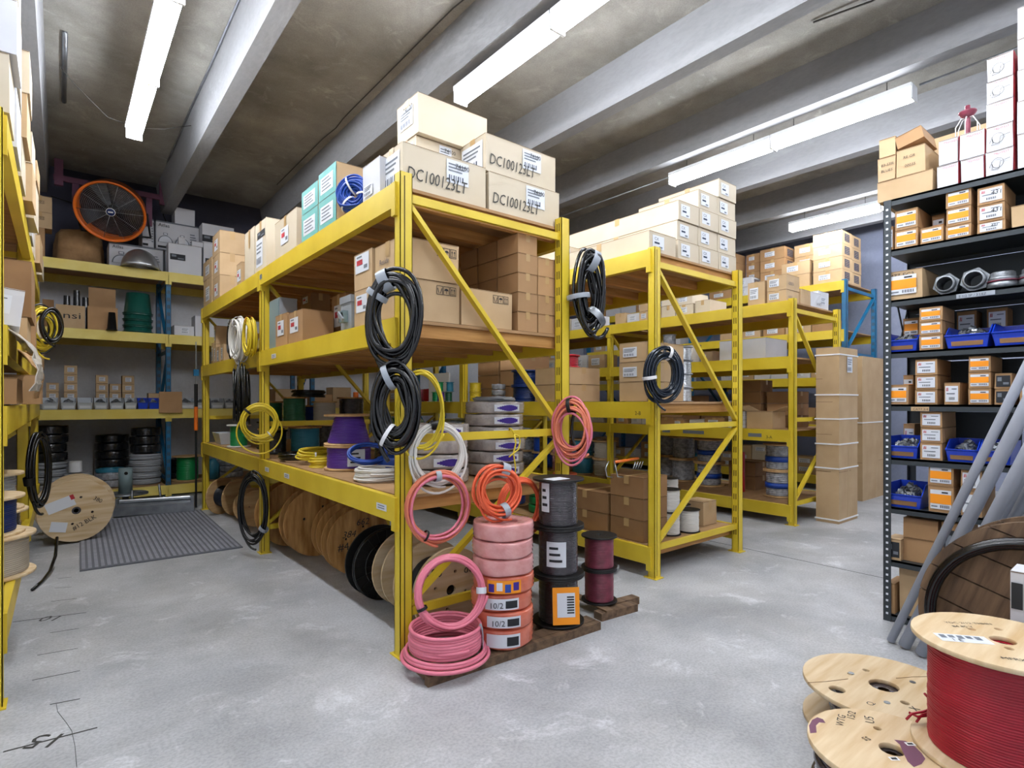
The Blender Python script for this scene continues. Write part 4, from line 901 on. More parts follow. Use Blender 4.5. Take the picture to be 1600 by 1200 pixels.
row('-X', 6.02, 3.9, 3.62, z3, .2, 'left of plain white box, third rack', seed=60, mats=('card_white',), wmin=.1, wmax=.2, group='cartons on third rack upper middle shelf') if False else None
row('-X', 6.02, 7.6, 5.3, z3, .42, stuff=True, place='far bay, upper middle shelf of third rack', seed=61, mats=('card_white', 'card_tan', 'card_cream'), wmin=.26, wmax=.4, hh=(.16, .24), group='cartons on third rack upper middle shelf')
z3 = 1.005; G = 'cartons on the lower middle shelf of the third rack'
carton(6.04, 2.95, z3, .3, .30, .19, 'card_tan', 'open tan carton with raised flap at the front of third rack', G, flaps=True, tape='-Y')
for i in range(4): carton(6.04, 3.27, z3+i*.048, .25, .2, .046, 'card_white', f'thin white box, {lv(4)[i]} stack beside the open tan carton', G, [], None)
for i in range(3): carton(6.55, 2.95, z3+i*.14, .38, .32, .138, ('card_dark', 'card_brown', 'card_dark')[i], f'dark carton, {lv(3)[i]} stack behind the open tan carton', G, [], '-Y')
for i in range(4): carton(6.5, 3.32, z3+i*.14, .3, .3, .138, 'card_dark', f'dark brown carton, {lv(4)[i]} tall stack behind thin white boxes', G, [], '-Y')
b = MB(); b.cyl(.04, 0, .30, 'orange', 14); o = b.build('orange_tube', None, (6.99, 2.86, 1.40+.0), (0, 0, 0)); tag(o, 'orange tube standing upright on the dark cartons', 'tube'); o.location = (6.78, 3.07, z3+.421)
row('-X', 6.02, 5.15, 3.5, z3, .14, 'lower middle shelf of third rack near bay', seed=63, mats=('card_tan', 'card_brown', 'card_white'), wmin=.14, wmax=.26, hh=(.07, .12), group=G)
row('-X', 6.02, 7.6, 5.3, z3, .3, stuff=True, place='lower middle shelf of third rack far bay', seed=64, mats=('card_white', 'card_tan'), wmin=.22, wmax=.36, hh=(.12, .2), group=G)
row('-X', 6.55, 5.1, 3.7, z3, .5, stuff=True, place='back row, lower middle shelf of third rack', seed=65, mats=('card_dark', 'card_brown'), wmin=.25, wmax=.36, hh=(.14, .2), group=G, style=None)
z3 = .215; G = 'reels of armoured cable on the low deck of the third rack'
for k, (px, y_, n, nm) in enumerate(((1217, 3.08, 2, 'front pair with blue band'), (1108, 4.06, 2, 'pair under the middle of the beam'), (1068, 4.55, 2, 'pair left of the middle pair'), (1044, 4.95, 2, 'pair at the second post'))):
    for i in range(n):
        o = reel(x_at(y_, px), y_, z3+i*.302, .2 if k != 0 else .17, .30, .15 if k != 0 else .14, f'silvery cable reel, {lv(2)[i]} {nm}', 'ply', 'wrap_silver', group=G, wire=.02)
        if k in (0, 1):
            b = MB(); b.lathe([(.155 if k else .145, .10), (.158 if k else .148, .10), (.158 if k else .148, .16), (.155 if k else .145, .16)], 'blue', 28); b.build('blue_band', o)
b = MB(); b.cyl(.07, 0, .48, 'red', 18); b.cyl(.04, .48, .53, 'black', 12); o = b.build('fire_extinguisher', None, (6.42, 3.55, z3)); tag(o, 'tall red cylinder standing on the third rack low deck', 'red cylinder')
reel(6.35, 3.42-.0, z3, .01, .1, .01, '', 'ply') if False else None
for i in range(2): carton(6.62, 3.45, z3+i*.17, .42, .35, .168, 'card_dark', f'large dark carton, {lv(2)[i]} pair left of red cylinder', 'dark cartons on third rack low deck', [], '-Y')
for k, y_ in enumerate((5.5, 5.95, 6.4, 6.85, 7.3)):
    cm = ('cable_tan', 'teal', 'wrap_pink', 'blue', 'wrap_silver')[k]
    for i in range(2): reel(6.2, y_, z3+i*.262, .19, .26, .16, f'{("tan","pale blue","pink","blue","silver")[k]} wire reel, {lv(2)[i]} pair in far bay of third rack', 'ply', cm, group='reels in the far bay of the third rack', wire=.018)

# ================================================================ STRAPPED CARTON COLUMNS
def column(x, y, dx, dy, h, label, seams, straps, m='card_tan'):
    o = empty('strapped_carton', (x, y, 0), label, 'tall carton', 'tall strapped cartons standing on the floor', (0, 0, 0))
    b = MB(); b.box(0, dx, 0, dy, 0, h, m, jit=.006)
    for s in seams:
        b.box(-.0012, dx+.0012, -.0012, dy+.0012, s-.002, s+.002, 'card_edge')
    b.box(dx*.47, dx*.53, -.0015, 0, 0, h, 'tape'); b.build('carton', o)
    for z in straps:
        b = MB(); t = .003; b.box(-t-.006, dx+t+.006, -t-.006, dy+t+.006, z, z+.014, 'white'); b.build('strap', o)
    return o
o = column(6.43, 2.43, .50, .235, 1.885, 'tall tan carton column bound with white straps', (.55, .95, 1.30, 1.55), (.03, .58, .84, 1.11, 1.37, 1.80))
b = MB(); F = frame('-Y', (0, -.01, 0)); decal(b, F, .19, 1.62, .14, .17, 'white'); b.build('label', o); o.rotation_euler = (0, 0, 0)
column(8.15, 2.80, 1.0, .30, 1.90, 'wide tan carton column behind the strapped one', (.5, 1.0, 1.45), (1.02,))

# ================================================================ FAR RIGHT RACK WITH BLUE UPRIGHTS
z4 = 3.045; G = 'brown cartons on top of the far right rack'
def on4(y_, dy, dx, n, h, m, nm, X=8.76, dec=('grid',)):
    for i in range(n): carton(X, y_, z4+i*(h+.001), dx, dy, h, m, f'{nm[0]}, {lv(n)[i]} {nm[1]}' if n > 1 else f'{nm[0]} {nm[1]}', G, [('-Y', .25, .2, .5, .6, d) for d in dec]+[('-X', .2, .3, .4, .4, 'white')], '-X', rot=rnd.uniform(-.01, .01))
on4(3.27, .40, .36, 4, .185, 'card_tan', ('tan carton with dark printed panel', 'front stack over the blue upright'))
on4(3.28, .39, .36, 4, .185, 'card_tan', ('tan carton with dark printed panel', 'stack right of the front stack'), X=9.14)
on4(3.72, .42, .40, 2, .20, 'card_tan', ('tan carton with faint printed panel', 'low stack between two taller stacks'))
on4(4.18, .40, .38, 4, .185, 'card_brown', ('orange-brown carton with printed panel', 'tall stack left of the low stack'), X=8.95)
on4(4.62, .28, .3, 2, .15, 'card_white', ('crumpled light carton', 'small stack in front of the brown stacks'))
on4(4.95, .44, .42, 5, .152, 'card_brown', ('flat brown carton', 'leftmost tall stack on far right rack'), dec=())
on4(4.66, .24, .38, 5, .15, 'card_brown', ('flat dark brown carton', 'stack behind the crumpled cartons'), X=9.10, dec=())
on4(3.74, .40, .38, 4, .19, 'card_tan', ('tan carton with a pale label', 'stack behind the low stack'), X=9.20)
z4 = 2.345
row('-X', 8.78, 5.2, 3.3, z4, .35, stuff=True, place='far right rack below top cartons', seed=70, mats=('card_tan', 'card_brown'), wmin=.28, wmax=.4, hh=(.14, .2), group='cartons inside the far right rack')
row('-X', 8.78, 5.2, 3.3, 1.665, .3, stuff=True, place='far right rack, shelf at eye height', seed=71, mats=('card_white', 'card_tan'), wmin=.25, wmax=.4, hh=(.12, .2), group='cartons inside the far right rack')
row('-X', 8.78, 5.2, 3.3, .965, .35, stuff=True, place='far right rack, second shelf up', seed=72, mats=('card_brown', 'card_white'), wmin=.25, wmax=.4, hh=(.12, .2), group='cartons inside the far right rack')
row('-X', 8.78, 5.2, 3.3, .215, .5, stuff=True, place='far right rack, lowest shelf', seed=73, mats=('card_cream', 'card_tan', 'card_white'), wmin=.25, wmax=.36, hh=(.1, .16), group='cartons inside the far right rack')

for k, (za, hm) in enumerate(((.215, .5), (.965, .4), (1.665, .35), (2.345, .4), (3.045, .4))):
    row('-X', 8.76, 8.1, 5.85, za, hm, stuff=True, place=f'{("lowest","second","third","fourth","top")[k]} shelf, far right rack middle bay', seed=110+k, mats=('card_tan', 'card_brown', 'card_white', 'card_cream'), wmin=.3, wmax=.45, hh=(.14, .22), group='cartons inside the far right rack')
for k, (za, hm) in enumerate(((1.785, .4),)):
    row('-X', 6.55, 5.1, 3.7, za, hm, stuff=True, place='back row, upper middle shelf of third rack', seed=120+k, mats=('card_tan', 'card_brown', 'card_white'), wmin=.28, wmax=.4, hh=(.12, .18), group='cartons on third rack upper middle shelf')

o = STUFF.build('cardboard_boxes'); tag(o, 'many small far cartons filling the shelves of the farther yellow and blue racks', 'boxes', None, 'stuff')

# ================================================================ BACK RACK UNDER THE FAN
YK = 9.0
b = MB(); n = 12
vs = []; fs = []
for k in range(6):
    for i in range(24):
        t = 2*PI*i/24; r_ = (1, 1.02, .98, .9, .75, .0)[k]; sq = max(abs(math.cos(t)), abs(math.sin(t)))**.7
        vs.append((.26+.26*r_*math.cos(t)/sq+.02*math.sin(5*t+k), .22+.22*r_*math.sin(t)/sq+.015*math.cos(7*t), (0, .08, .17, .25, .28, .29)[k]+.012*math.sin(3*t)))
b.add(vs, [(k*24+i, k*24+(i+1) % 24, (k+1)*24+(i+1) % 24, (k+1)*24+i) for k in range(5) for i in range(24)], 'kraft', True)
b.v = [(p[0], p[1], max(0, p[2]*1.75)) for p in b.v]; o = b.build('paper_bundle', None, (-.06, 9.44, 3.112)); tag(o, 'brown kraft paper bundle on the back rack under the fan', 'paper bundle')
G = 'high-bay lamp cartons printed Atlas'
def atlas(px0, px2, z0, h, label, dy=.45):
    x0 = x_at(9.25, px0); x1 = x_at(9.25, px2); dx = x1-x0-.006
    o = carton(x0, 9.25, z0, dx, dy, h, 'card_white', label, G, [], None)
    F = frame('-Y', (0, -.006, 0)); k = MB(); words(k, F, 'Atlas', h*.17, dx*.06, h*.80, .001, 'ink'); k.build('lettering', o)
    k = MB(); e = .001
    for u0, v0, u1, v1 in ((0, 0, dx, .006), (0, h-.02, dx, h), (0, 0, .006, h), (dx-.006, 0, dx, h)): rect(k, F, u0, v0, u1, v1, e, 'bars')
    for c in (.22, .6):
        X = F @ Matrix.Translation((dx*c, h*.25, e)); s = min(dx*.17, h*.3)
        k.add([(s*math.cos(PI*i/12), s*1.1*math.sin(PI*i/12), 0) for i in range(13)], [tuple(range(13))], 'bars', X=X)
        k.add([(s*.86*math.cos(PI*i/12), s*.95*math.sin(PI*i/12)+.004, .0005) for i in range(13)], [tuple(range(13))], 'paper', X=X)
        rect(k, X, -s*.3, s*1.15, s*.3, s*1.5, 0, 'bars'); rect(k, X, -s*.2, s*1.22, s*.2, s*1.43, .0005, 'paper')
    for q in range(6): rect(k, F, dx*.78, h*(.2+.09*q), dx*(.93-.02*(q % 3)), h*(.235+.09*q), e, 'bars')
    rect(k, F, dx*.05, h*.05, dx*.5, h*.13, e, 'ink')
    k.build('printing', o); return o
atlas(258, 312, 3.095, .36, 'Atlas printed lamp carton, lower right of the group of four')
atlas(170, 256, 3.095, .36, 'Atlas printed lamp carton, lower left behind the silver dome')
atlas(243, 312, 3.457, .40, 'Atlas printed lamp carton, upper right of the group of four')
atlas(222, 241.5, 3.457, .40, 'Atlas printed lamp carton, upper left beside the fan')
b = MB(); b.lathe([(.22*math.sin(a), .26*math.cos(a)) for a in (PI/2*i/9 for i in range(10))]+[(.21, 0)], 'alu', 32); b.lathe([(.24, 0), (.225, .012)], 'alu', 32); o = b.build('reflector_dome', None, (x_at(9.12, 218), 9.10+.14-.0, 3.095)); tag(o, 'silver metal reflector dome on the back rack top shelf', 'lamp reflector')
o.location[1] = 9.24-.0; o.location = (x_at(9.2, 214)+.02, 9.005+.0, 3.095); o.scale = (1, 1, 1)
G = 'white cartons on the back rack top shelf'
def bk(px0, px2, z0, h, label, y=9.02, dy=.3, m='card_white', grp=G, **kw):
    x0 = x_at(y, px0); x1 = x_at(y, px2); return carton(x0, y, z0, x1-x0-.004, dy, h, m, label, grp, tape=None, **kw)
bk(263, 316, 3.095, .42, 'white lamp carton with dark stripe, front right on back rack', dec=[('-Y', .05, .45, .45, .2, 'dark')], dy=.22)
bk(279, 290, 3.517, .10, 'tiny white box standing on white striped carton', dy=.1)
bk(300, 318, 3.517, .07, 'small flat white box right of the tiny white box', dy=.1)
bk(318, 347, 3.095, .50, 'white carton with grey base print beside the big rack top', dec=[('-Y', .1, .3, .8, .25, 'dark')])
bk(316, 366, 3.60, .28, 'white carton with red mark and dark band, uppermost', y=9.05, dec=[('-Y', .0, .05, .6, .35, 'dark')])
bk(348, 380, 3.095, .50, 'pale carton supporting right half of the uppermost carton', y=9.05)
bk(273, 305, 3.86, .25, 'pale grey carton on top of the Atlas cartons', y=9.3, m='card_white')
bk(366, 392, 3.60, .16, 'low white carton right of the uppermost white carton', y=9.1)
for i in range(2): carton(-.70, 9.02, 3.095+.36*i*0+i*.19+.22, .0, 0, 0, 'card_tan', '') if False else None
carton(-.42, 9.02, 3.095, .27, .3, .36, 'card_brown', 'brown carton at the left end of back rack top', 'tan cartons at the left of the back rack', tape=None)
for i in range(2): carton(-.32, 9.04, 3.457+i*.20, .24, .28, .198, 'card_tan', f'tan carton with flap, {lv(2)[i]} pair left of the fan', 'tan cartons at the left of the back rack', [('-Y', .2, .5, .5, .2, 'care')], tape='-Y')
# second shelf
ZB = 2.235
def open_box(x, y, z, dx, dy, h, m, label, txt=None, back=0):
    o = empty('open_carton', (x, y, z), label, 'box', 'open brown cartons on the back rack'); t = .006
    for a in ((0, dx, 0, t, 0, h), (0, dx, dy-t, dy, 0, h), (0, t, t, dy-t, 0, h), (dx-t, dx, t, dy-t, 0, h), (t, dx-t, t, dy-t, 0, t)):
        b = MB(); b.box(*a, m); b.build('side_panel', o)
    if back: b = MB(); b.box(.02, dx-.0, dy-.05, dy-.044, h, h+back, m); b.build('flap', o)
    if txt: b = MB(); words(b, frame('-Y', (0, 0, 0)), txt, h*.4, dx*.22, h*.42, .002, 'ink', sx=1.5); b.build('lettering', o)
    return o
open_box(x_at(YK, 87), YK+.01, ZB, x_at(YK, 133)-x_at(YK, 87), .35, .29, 'card_tan', 'open tan carton printed nsi holding black tubes', 'nsi')
for i, (dx_, h_) in enumerate(((.11, .42), (.21, .50), (.30, .42))):
    b = MB(); b.cyl(.042, 0, h_, 'black_gloss', 14, r2=.034); o = b.build('plastic_tube', None, (x_at(YK, 87)+dx_, YK+.17, ZB+.007)); tag(o, f'black plastic tube, {("left","middle","right")[i]} one in the nsi carton', 'tube', 'black tubes standing in the nsi carton')
open_box(x_at(YK, 137), YK+.01, ZB, x_at(YK, 184)-x_at(YK, 137), .4, .30, 'card_brown', 'open brown carton with raised back flap on back rack', None, .30)
b = MB(); b.lathe([(.001, 0), (.062, 0), (.062, .008), (.052, .012), (.036, .23), (.001, .23)], 'black', 16); o = b.build('funnel', None, (x_at(YK, 137)+.25, YK-.055+.02, ZB)); o.location[1] = YK+.12; o.location[2] = ZB+.006; tag(o, 'black cone standing in the flapped brown carton', 'funnel'); o.location = (x_at(YK, 137)+.25, YK-.058, ZB)
for i in range(4):
    b = MB(); b.lathe([(.001, .0), (.172, 0), (.175, .004), (.165, .02), (.135-.0, .30), (.001, .30)] if i == 3 else [(.001, 0), (.172, 0), (.176, .004), (.165, .014), (.158, .083), (.001, .083)], 'bucket', 28)
    b.lathe([(.165, .02), (.18, .022), (.18, .030), (.165, .034)], 'bucket', 28)
    o = b.build('green_bucket', None, (x_at(9.25, 215.5), 9.25, ZB+i*.085)); tag(o, f'upturned green bucket, {lv(4)[i]} the nested stack', 'bucket', 'nested green buckets on the back rack')
bk(272, 304, ZB, .14, 'low carton with line drawing behind the blue upright', dec=[('-Y', .35, .2, .4, .6, 'white')], grp='small cartons on the back rack second shelf')
bk(305, 316, ZB, .30, 'narrow white carton beside the big rack, second shelf', grp='small cartons on the back rack second shelf')
bk(318, 336, ZB, .20, 'white carton with logo seen behind the cable hanks', grp='small cartons on the back rack second shelf')
bk(340, 352, ZB, .14, 'plain white carton seen behind white cable hank', grp='small cartons on the back rack second shelf')
bk(66, 85, ZB, .34, 'dark carton at the left end of back rack second shelf', m='card_dark', grp=None)
# third shelf: parts bins and small cartons
ZB = 1.205
BP = [(65, 91, 'bin_clear', 1), (95, 119, 'bin_clear', 1), (121, 145, 'bin_clear', 0), (147, 169, 'bin_clear', 1), (171.5, 193.5, 'bin_clear', 1), (195, 214, 'bin_clear', 1), (215.5, 231.5, 'bin_blue', 1), (233, 249.5, 'bin_blue', 1),
      (280, 305, 'bin_clear', 1), (307, 328, 'bin_clear', 1), (330, 350, 'bin_clear', 1), (352, 372, 'bin_clear', 1)]
for k, (p0, p2, mm, hp) in enumerate(BP):
    x0, x1 = x_at(YK, p0), x_at(YK, p2); side = 'left' if k < 8 else 'right'; kk = k if k < 8 else k-8; col_ = 'blue' if mm == 'bin_blue' else 'clear'
    stack_bin(x0, YK, ZB, x1-x0, .3, .15, f'{col_} parts bin, {NTH[kk]} from left in back rack {side} bay', '-Y', mm, 'small parts bins on the back rack', 'paper' if mm == 'bin_clear' else None,
              f'small metal fittings in the {NTH[kk]} bin from left, back rack {side} bay' if hp else None)
for px0, px2, n, nm in ((72, 92, 2, 'first'), (100, 121, 4, 'second'), (150, 169, 3, 'third'), (171, 189, 2, 'fourth'), (191, 210, 3, 'fifth')):
    x0, x1 = x_at(9.35, px0), x_at(9.35, px2)
    for i in range(n+1): carton(x0, 9.35, ZB+i*.115, x1-x0, .2, .114, 'card_tan', f'small tan carton with white label, {lv(n+1)[i]} {nm} stack behind bins', 'small cartons behind the parts bins', [('-Y', .25, .25, .5, .5, 'white')], None)
carton(x_at(9.35, 232), 9.35, ZB, .2, .2, .22, 'card_tan', 'tan carton behind the blue parts bins on back rack', None, tape=None)
b = MB(); b.box(0, .27, 0, .006, 0, .29, 'card_brown', jit=.006); o = b.build('cardboard_sheet', None, (x_at(8.9, 249), 8.93, 1.15)); tag(o, 'square brown cardboard sheet fixed in front of the blue posts', 'cardboard sheet')
# lowest shelf: cable coils
ZB = .155; G = 'cable coils on the lowest shelf of the back rack'
def pile(px, y, n, R, h, m, nm, z=ZB, flat=False, **kw):
    for i in range(n):
        lab = f'{nm[0]}, {lv(n)[i]} {nm[1]}' if n > 1 else f'{nm[0]} {nm[1]}'
        if flat: coil((x_at(y, px), y, z+h/2+i*h), (0, 0, 1), R-.02, .012, 7, .011, m, lab, flat=h*.66, seed=i+int(px), group=G, ends=0, seg=28)
        else: puck(x_at(y, px), y, z+i*h, R, h-.002, m, lab, G, name='cable_coil', n=28)
pile(78, 9.35, 4, .19, .095, 'cable_grey', ('grey cable coil', 'stack at left end of the back rack floor shelf'), flat=True)
pile(78, 9.35, 4, .185, .115, 'wrap_black', ('black wrapped cable coil', 'stack above the leftmost grey coils'), z=ZB+.385)
pile(121, 9.20, 3, .15, .075, 'cable_grey', ('grey cable coil', 'low stack behind the floor reel'), flat=True)
b = MB(); b.cyl(.07, 0, .14, 'white', 18); o = b.build('tape_roll', None, (x_at(9.2, 118), 9.2, ZB+.236)); tag(o, 'pale blue tub standing on the low grey coil stack', 'tub')
pile(173, 9.3, 2, .18, .10, 'wrap_silver', ('silvery wrapped coil', 'pair behind the grey pipe stand'))
pile(173, 9.3, 1, .17, .05, 'teal', ('pale blue cable coil', 'lying on the silvery wrapped pair'), z=ZB+.201)
pile(175, 9.74, 6, .2, .115, 'wrap_black', ('black wrapped cable coil', 'tall stack behind the pale blue coil'))
pile(227, 9.35, 5, .195, .085, 'cable_grey', ('grey cable coil', 'tall stack beside the blue upright'), flat=True)
pile(227, 9.4, 3, .18, .12, 'wrap_black', ('black wrapped cable coil', 'stack above the tall grey stack'), z=ZB+.43)
reel(x_at(9.35, 293), 9.35, ZB, .20, .36, .14, 'green wire reel with wood flanges right of the blue posts', 'ply', 'green', wire=.014)
pile(360, 9.4, 3, .18, .09, 'wrap_silver', ('silvery cable coil', 'stack seen under the far bay shelf'))
b = MB(); b.lathe([(.001, 0), (.09, 0), (.09, .22), (.05, .28), (.03, .30), (.001, .30)], 'teal', 16); o = b.build('plastic_jug', None, (1.77, 9.3, ZB)); tag(o, 'teal plastic jug right of the green wire reel', 'jug')
pile(280, 9.77, 3, .19, .1, 'wrap_black', ('dark cable coil', 'stack behind the green wire reel'))
# far right part of the back rack seen between the big rack shelves
for k, (px, hh, mm) in enumerate(((430, .3, 'card_tan'), (470, .22, 'card_brown'), (520, .34, 'card_tan'))):
    x0 = x_at(9.1, px)+(.2 if px == 470 else 0); carton(x0, 9.1, 1.205, .32, .3, hh, mm, f'{("tall tan","low brown","large tan")[k]} carton far behind the big rack low shelf', 'cartons on the far part of the back rack', tape=None)
b = MB(); b.cyl(.045, 0, .26, 'orange', 12); b.cyl(.02, .26, .34, 'white', 8); o = b.build('spray_can', None, (x_at(9.1, 556), 9.1, 1.205)); tag(o, 'orange bottle with white nozzle far behind the hung coils', 'bottle')

# ================================================================ FAN, STEEL FRAME
b = MB(); n_ = Vector((-.20, -.82, -.54)).normalized(); fan = empty('drum_fan', (.51, 8.93, 3.77), 'orange drum fan with dark blades on the back rack', 'fan')
fan.rotation_euler = basis(n_).to_euler(); Rf = .37
b.lathe([(Rf-.012, -.19), (Rf, -.19), (Rf, .0), (Rf+.026, .008), (Rf+.018, .03), (Rf-.012, .0), (Rf-.012, -.19)], 'orange', 48); b.build('drum', fan)
b = MB()
for i in range(18):
    rr = .07+i*.0185; b.lathe([(rr-.0012, .004), (rr+.0012, .004), (rr+.0012, .007), (rr-.0012, .007)], 'zinc', 40)
for i in range(10):
    a = 2*PI*i/10; b.tube([(.05*math.cos(a), .05*math.sin(a), .006), ((Rf-.005)*math.cos(a), (Rf-.005)*math.sin(a), .004)], .003, 'zinc', 5)
b.build('grille', fan)
b = MB(); b.lathe([(.001, .012), (.045, .012), (.052, .004)], 'blue_deep', 24); b.lathe([(.046, .013), (.053, .013), (.053, .003)], 'white', 24); rect(b, Matrix.Identity(4), -.028, -.009, .028, .009, .0135, 'white'); b.build('badge', fan)
for i in range(4):
    a = 2*PI*i/4+.4; b = MB(); vs = []
    for j in range(6):
        r_ = .06+j*.062
        for s in (-.26-.06*j/5, .26): vs.append((r_*math.cos(a+s*(1.2-j*.06)), r_*math.sin(a+s*(1.2-j*.06)), -.10+(.03 if s > 0 else -.02)))
    b.add(vs, [(2*j, 2*j+1, 2*j+3, 2*j+2) for j in range(5)], 'blade', True); b.build('blade', fan)
b = MB(); b.cyl(.07, -.18, -.09, 'black', 16); b.build('motor', fan)
b = MB(); b.lathe([(.02, -.175), (Rf-.02, -.175)], 'wind_dark', 40); b.build('rear_guard', fan)
b = MB()
for s in (-1, 1): b.tube([(s*.39, 0, -.10), (s*.39, -.26, -.16), (s*.39, -.36, -.22)], .012, 'black', 8)
b.tube([(-.39, -.36, -.22), (.39, -.36, -.22)], .012, 'black', 8); b.build('stand', fan)
b = MB(); b.box(-.07, 1.19, 9.18, 9.22, 4.13, 4.20, 'steel_purple')
b.box(-.06, .03, 9.17, 9.23, 4.07, 4.40, 'steel_purple'); b.box(1.08, 1.18, 9.17, 9.23, 4.07, 4.40, 'steel_purple')
for px in (118, 233): x0 = x_at(9.2, px); b.box(x0-.035, x0+.035, 9.19, 9.21, 3.74 if px > 200 else 3.78, 4.14, 'steel_purple')
o = b.build('steel_hanger_frame', None, (0, 0, 0)); tag(o, 'maroon steel hanger frame across the slab end above the fan', 'steel frame')
b = MB()
for q in (((-.1, 9.5, 4.0), (.3, 9.6, 3.95), (.5, 9.6, 4.05)), ((1.25, 9.75, 4.5), (1.2, 9.8, 4.1), (1.28, 9.78, 3.9)), ((.85, 9.8, 4.4), (.95, 9.8, 4.1), (.9, 9.85, 3.95))): b.tube(q, .008, 'black', 5)
o = b.build('loose_cable', None, (0, 0, 0)); tag(o, 'loose dark cables hanging behind the maroon steel frame', 'cables', None, 'stuff')
# wires and conduit under the ceiling
def wire(pts, r, label, nm='ceiling_wire', m='ceiling_wire', cat='wire'):
    b = MB(); b.tube(pts, r, m, 6); o = b.build(nm, None, (0, 0, 0)); return tag(o, label, cat)
wire([(-.0, 6.35, HS-.15), (.10, 6.45, HS-.22), (.35, 6.6, HS-.38), (.56, 6.6, 4.0), (.8, 6.6, HS-.36), (1.07, 6.7, HS-.2)], .004, 'thin dark wire looping past the end of the left strip light')
wire([(.62, 4.9, HS-.012), (.85, 4.75, HS-.012), (1.02, 4.70, HS-.012)], .005, 'short curved wire on the slab near the top of the left bay')
wire([(1.07, y, HS-.02+.006*math.sin(y*3)) for y in [3.5+.35*i for i in range(15)]], .009, 'grey conduit along the left side of second beam', 'conduit', 'galv', 'conduit')
wire([(.03, 6.0, HS-.01), (.03, 6.5, HS-.012), (.03, 7.4, HS-.01)], .02, 'short flat strip on the slab beside the leftmost beam', 'metal_strip', 'galv', 'metal strip')
wire([(2.40, y, HS-.015-.03*max(0, math.sin(y*2.3))**12) for y in [2.5+.2*i for i in range(30)]], .006, 'sagging dark cable along the slab joint left of third beam')
wire([(5.63, 3.98, 3.97), (5.63, 5.4, 3.98), (5.63, 8.6, 3.98)], .010, 'thin conduit running from the pair of strip lights to the back', 'conduit', 'galv', 'conduit')
wire([(5.63, 1.50, 3.97), (5.63, .6, 3.98), (5.63, -.2, 3.98)], .010, 'thin conduit running from the pair of lights toward the right', 'conduit', 'galv', 'conduit')
wire([(4.78, 2.0, HS-.012), (4.85, 1.6, HS-.03), (4.8, .85, HS-.012)], .008, 'dark cable on the slab at the top right corner', 'ceiling_wire')
wire([(2.735, 3.8+.3*i, HB+.16-.01*i) for i in range(14)], .004, 'thin hairline cable running along the side of the third beam')

# ================================================================ LEFT RACK STOCK
G = 'cream cartons piled on top of the left rack'
z5 = 2.552
for k, (y_, dy, hs_) in enumerate(((3.25, .36, (.26, .24, .24)), (3.66, .40, (.30, .26, .22)), (4.12, .42, (.22, .25, .24)), (4.60, .36, (.24, .20, .2)), (5.02, .46, (.28, .22)), (5.55, .40, (.20, .22, .16)), (6.02, .5, (.24, .2)), (6.6, .5, (.26, .24)), (7.2, .44, (.2, .22)), (7.72, .42, (.24, .2)))):
    z = z5; L_ = lv(len(hs_))
    for i, h in enumerate(hs_):
        off = rnd.uniform(-.02, .035); carton(-.58+off, y_, z, .42, dy-.015, h-.003, ('card_cream', 'card_white', 'card_cream', 'card_tan')[(k+i) % 4], f'pale carton, {L_[i]} {NTH[k]} stack from front on left rack', G, [('-X', .2, .2, .5, .4, 'white')] if 0 else [], '-Y', rot=rnd.uniform(-.03, .03)); z += h
G = 'cartons inside the left rack'
for k, (y_, dy, h, m_, nm) in enumerate(((4.35, .5, .33, 'card_dark', 'square dark brown carton sticking out of the left rack upper shelf'), (4.95, .4, .28, 'card_brown', 'brown carton behind the square dark one, left rack'), (5.85, .5, .36, 'card_cream', 'cream carton behind the second post of the left rack'), (6.5, .5, .3, 'card_tan', 'tan carton deep along the left rack upper shelf'), (7.2, .5, .34, 'card_brown', 'brown carton at the far end of left rack upper shelf'))):
    if k == 0: carton(-.56, y_, 1.635, .41, dy, .163, 'card_tan', 'flat tan carton under the square dark brown one, left rack', G, [], '-Y')
    carton(-.56, y_, 1.80 if k == 0 else 1.635, .43, dy, h, m_, nm, G, [], '-Y')
# crumpled wrapping and tilted cartons at the left edge
def rag(x, y, z, sx, sy, sz, m, label, seed, cat='wrapping'):
    r = random.Random(seed); b = MB(); nu, nv = 12, 9; vs = []
    for j in range(nv):
        for i in range(nu):
            u, v = i/(nu-1), j/(nv-1); vs.append((sx*(u-.5), sy*(v-.5), sz*(math.sin(PI*u)*.7+.3*math.sin(PI*v))+r.uniform(-.5, .5)*sz*.35-sz*.5*(abs(u-.5)*2)**2))
    b.add(vs, [(j*nu+i, j*nu+i+1, (j+1)*nu+i+1, (j+1)*nu+i) for j in range(nv-1) for i in range(nu-1)], m)
    o = b.build('crumpled_paper', None, (x, y, z)); md = o.modifiers.new('thick', 'SOLIDIFY'); md.thickness = .004; return tag(o, label, cat)
rag(-.125, 3.62, 1.50, .30, .62, .05, 'poly', 'crumpled pale plastic sheet hanging out of the left rack', 5).rotation_euler = (0, 1.25, 0)
rag(-.13, 4.22, 1.46, .28, .45, .05, 'kraft', 'crumpled brown paper hanging out beside the plastic sheet', 6).rotation_euler = (0, 1.3, 0)
carton(-.58, 3.42, 1.70, .44, .42, .17, 'card_white', 'white carton with printed label jutting out at left edge', None, [('-Y', .55, .3, .35, .5, 'white')], None, rot=.10).rotation_euler = (0.02, .12, .05)
carton(-.55, 3.35, 1.29, .40, .5, .12, 'card_brown', 'flat brown carton behind the plastic sheet, left rack', None, [], None)
carton(-.42, 5.0, 1.285, .32, .5, .2, 'card_brown', 'brown carton with worn edge on left rack middle shelf', None, [], None)
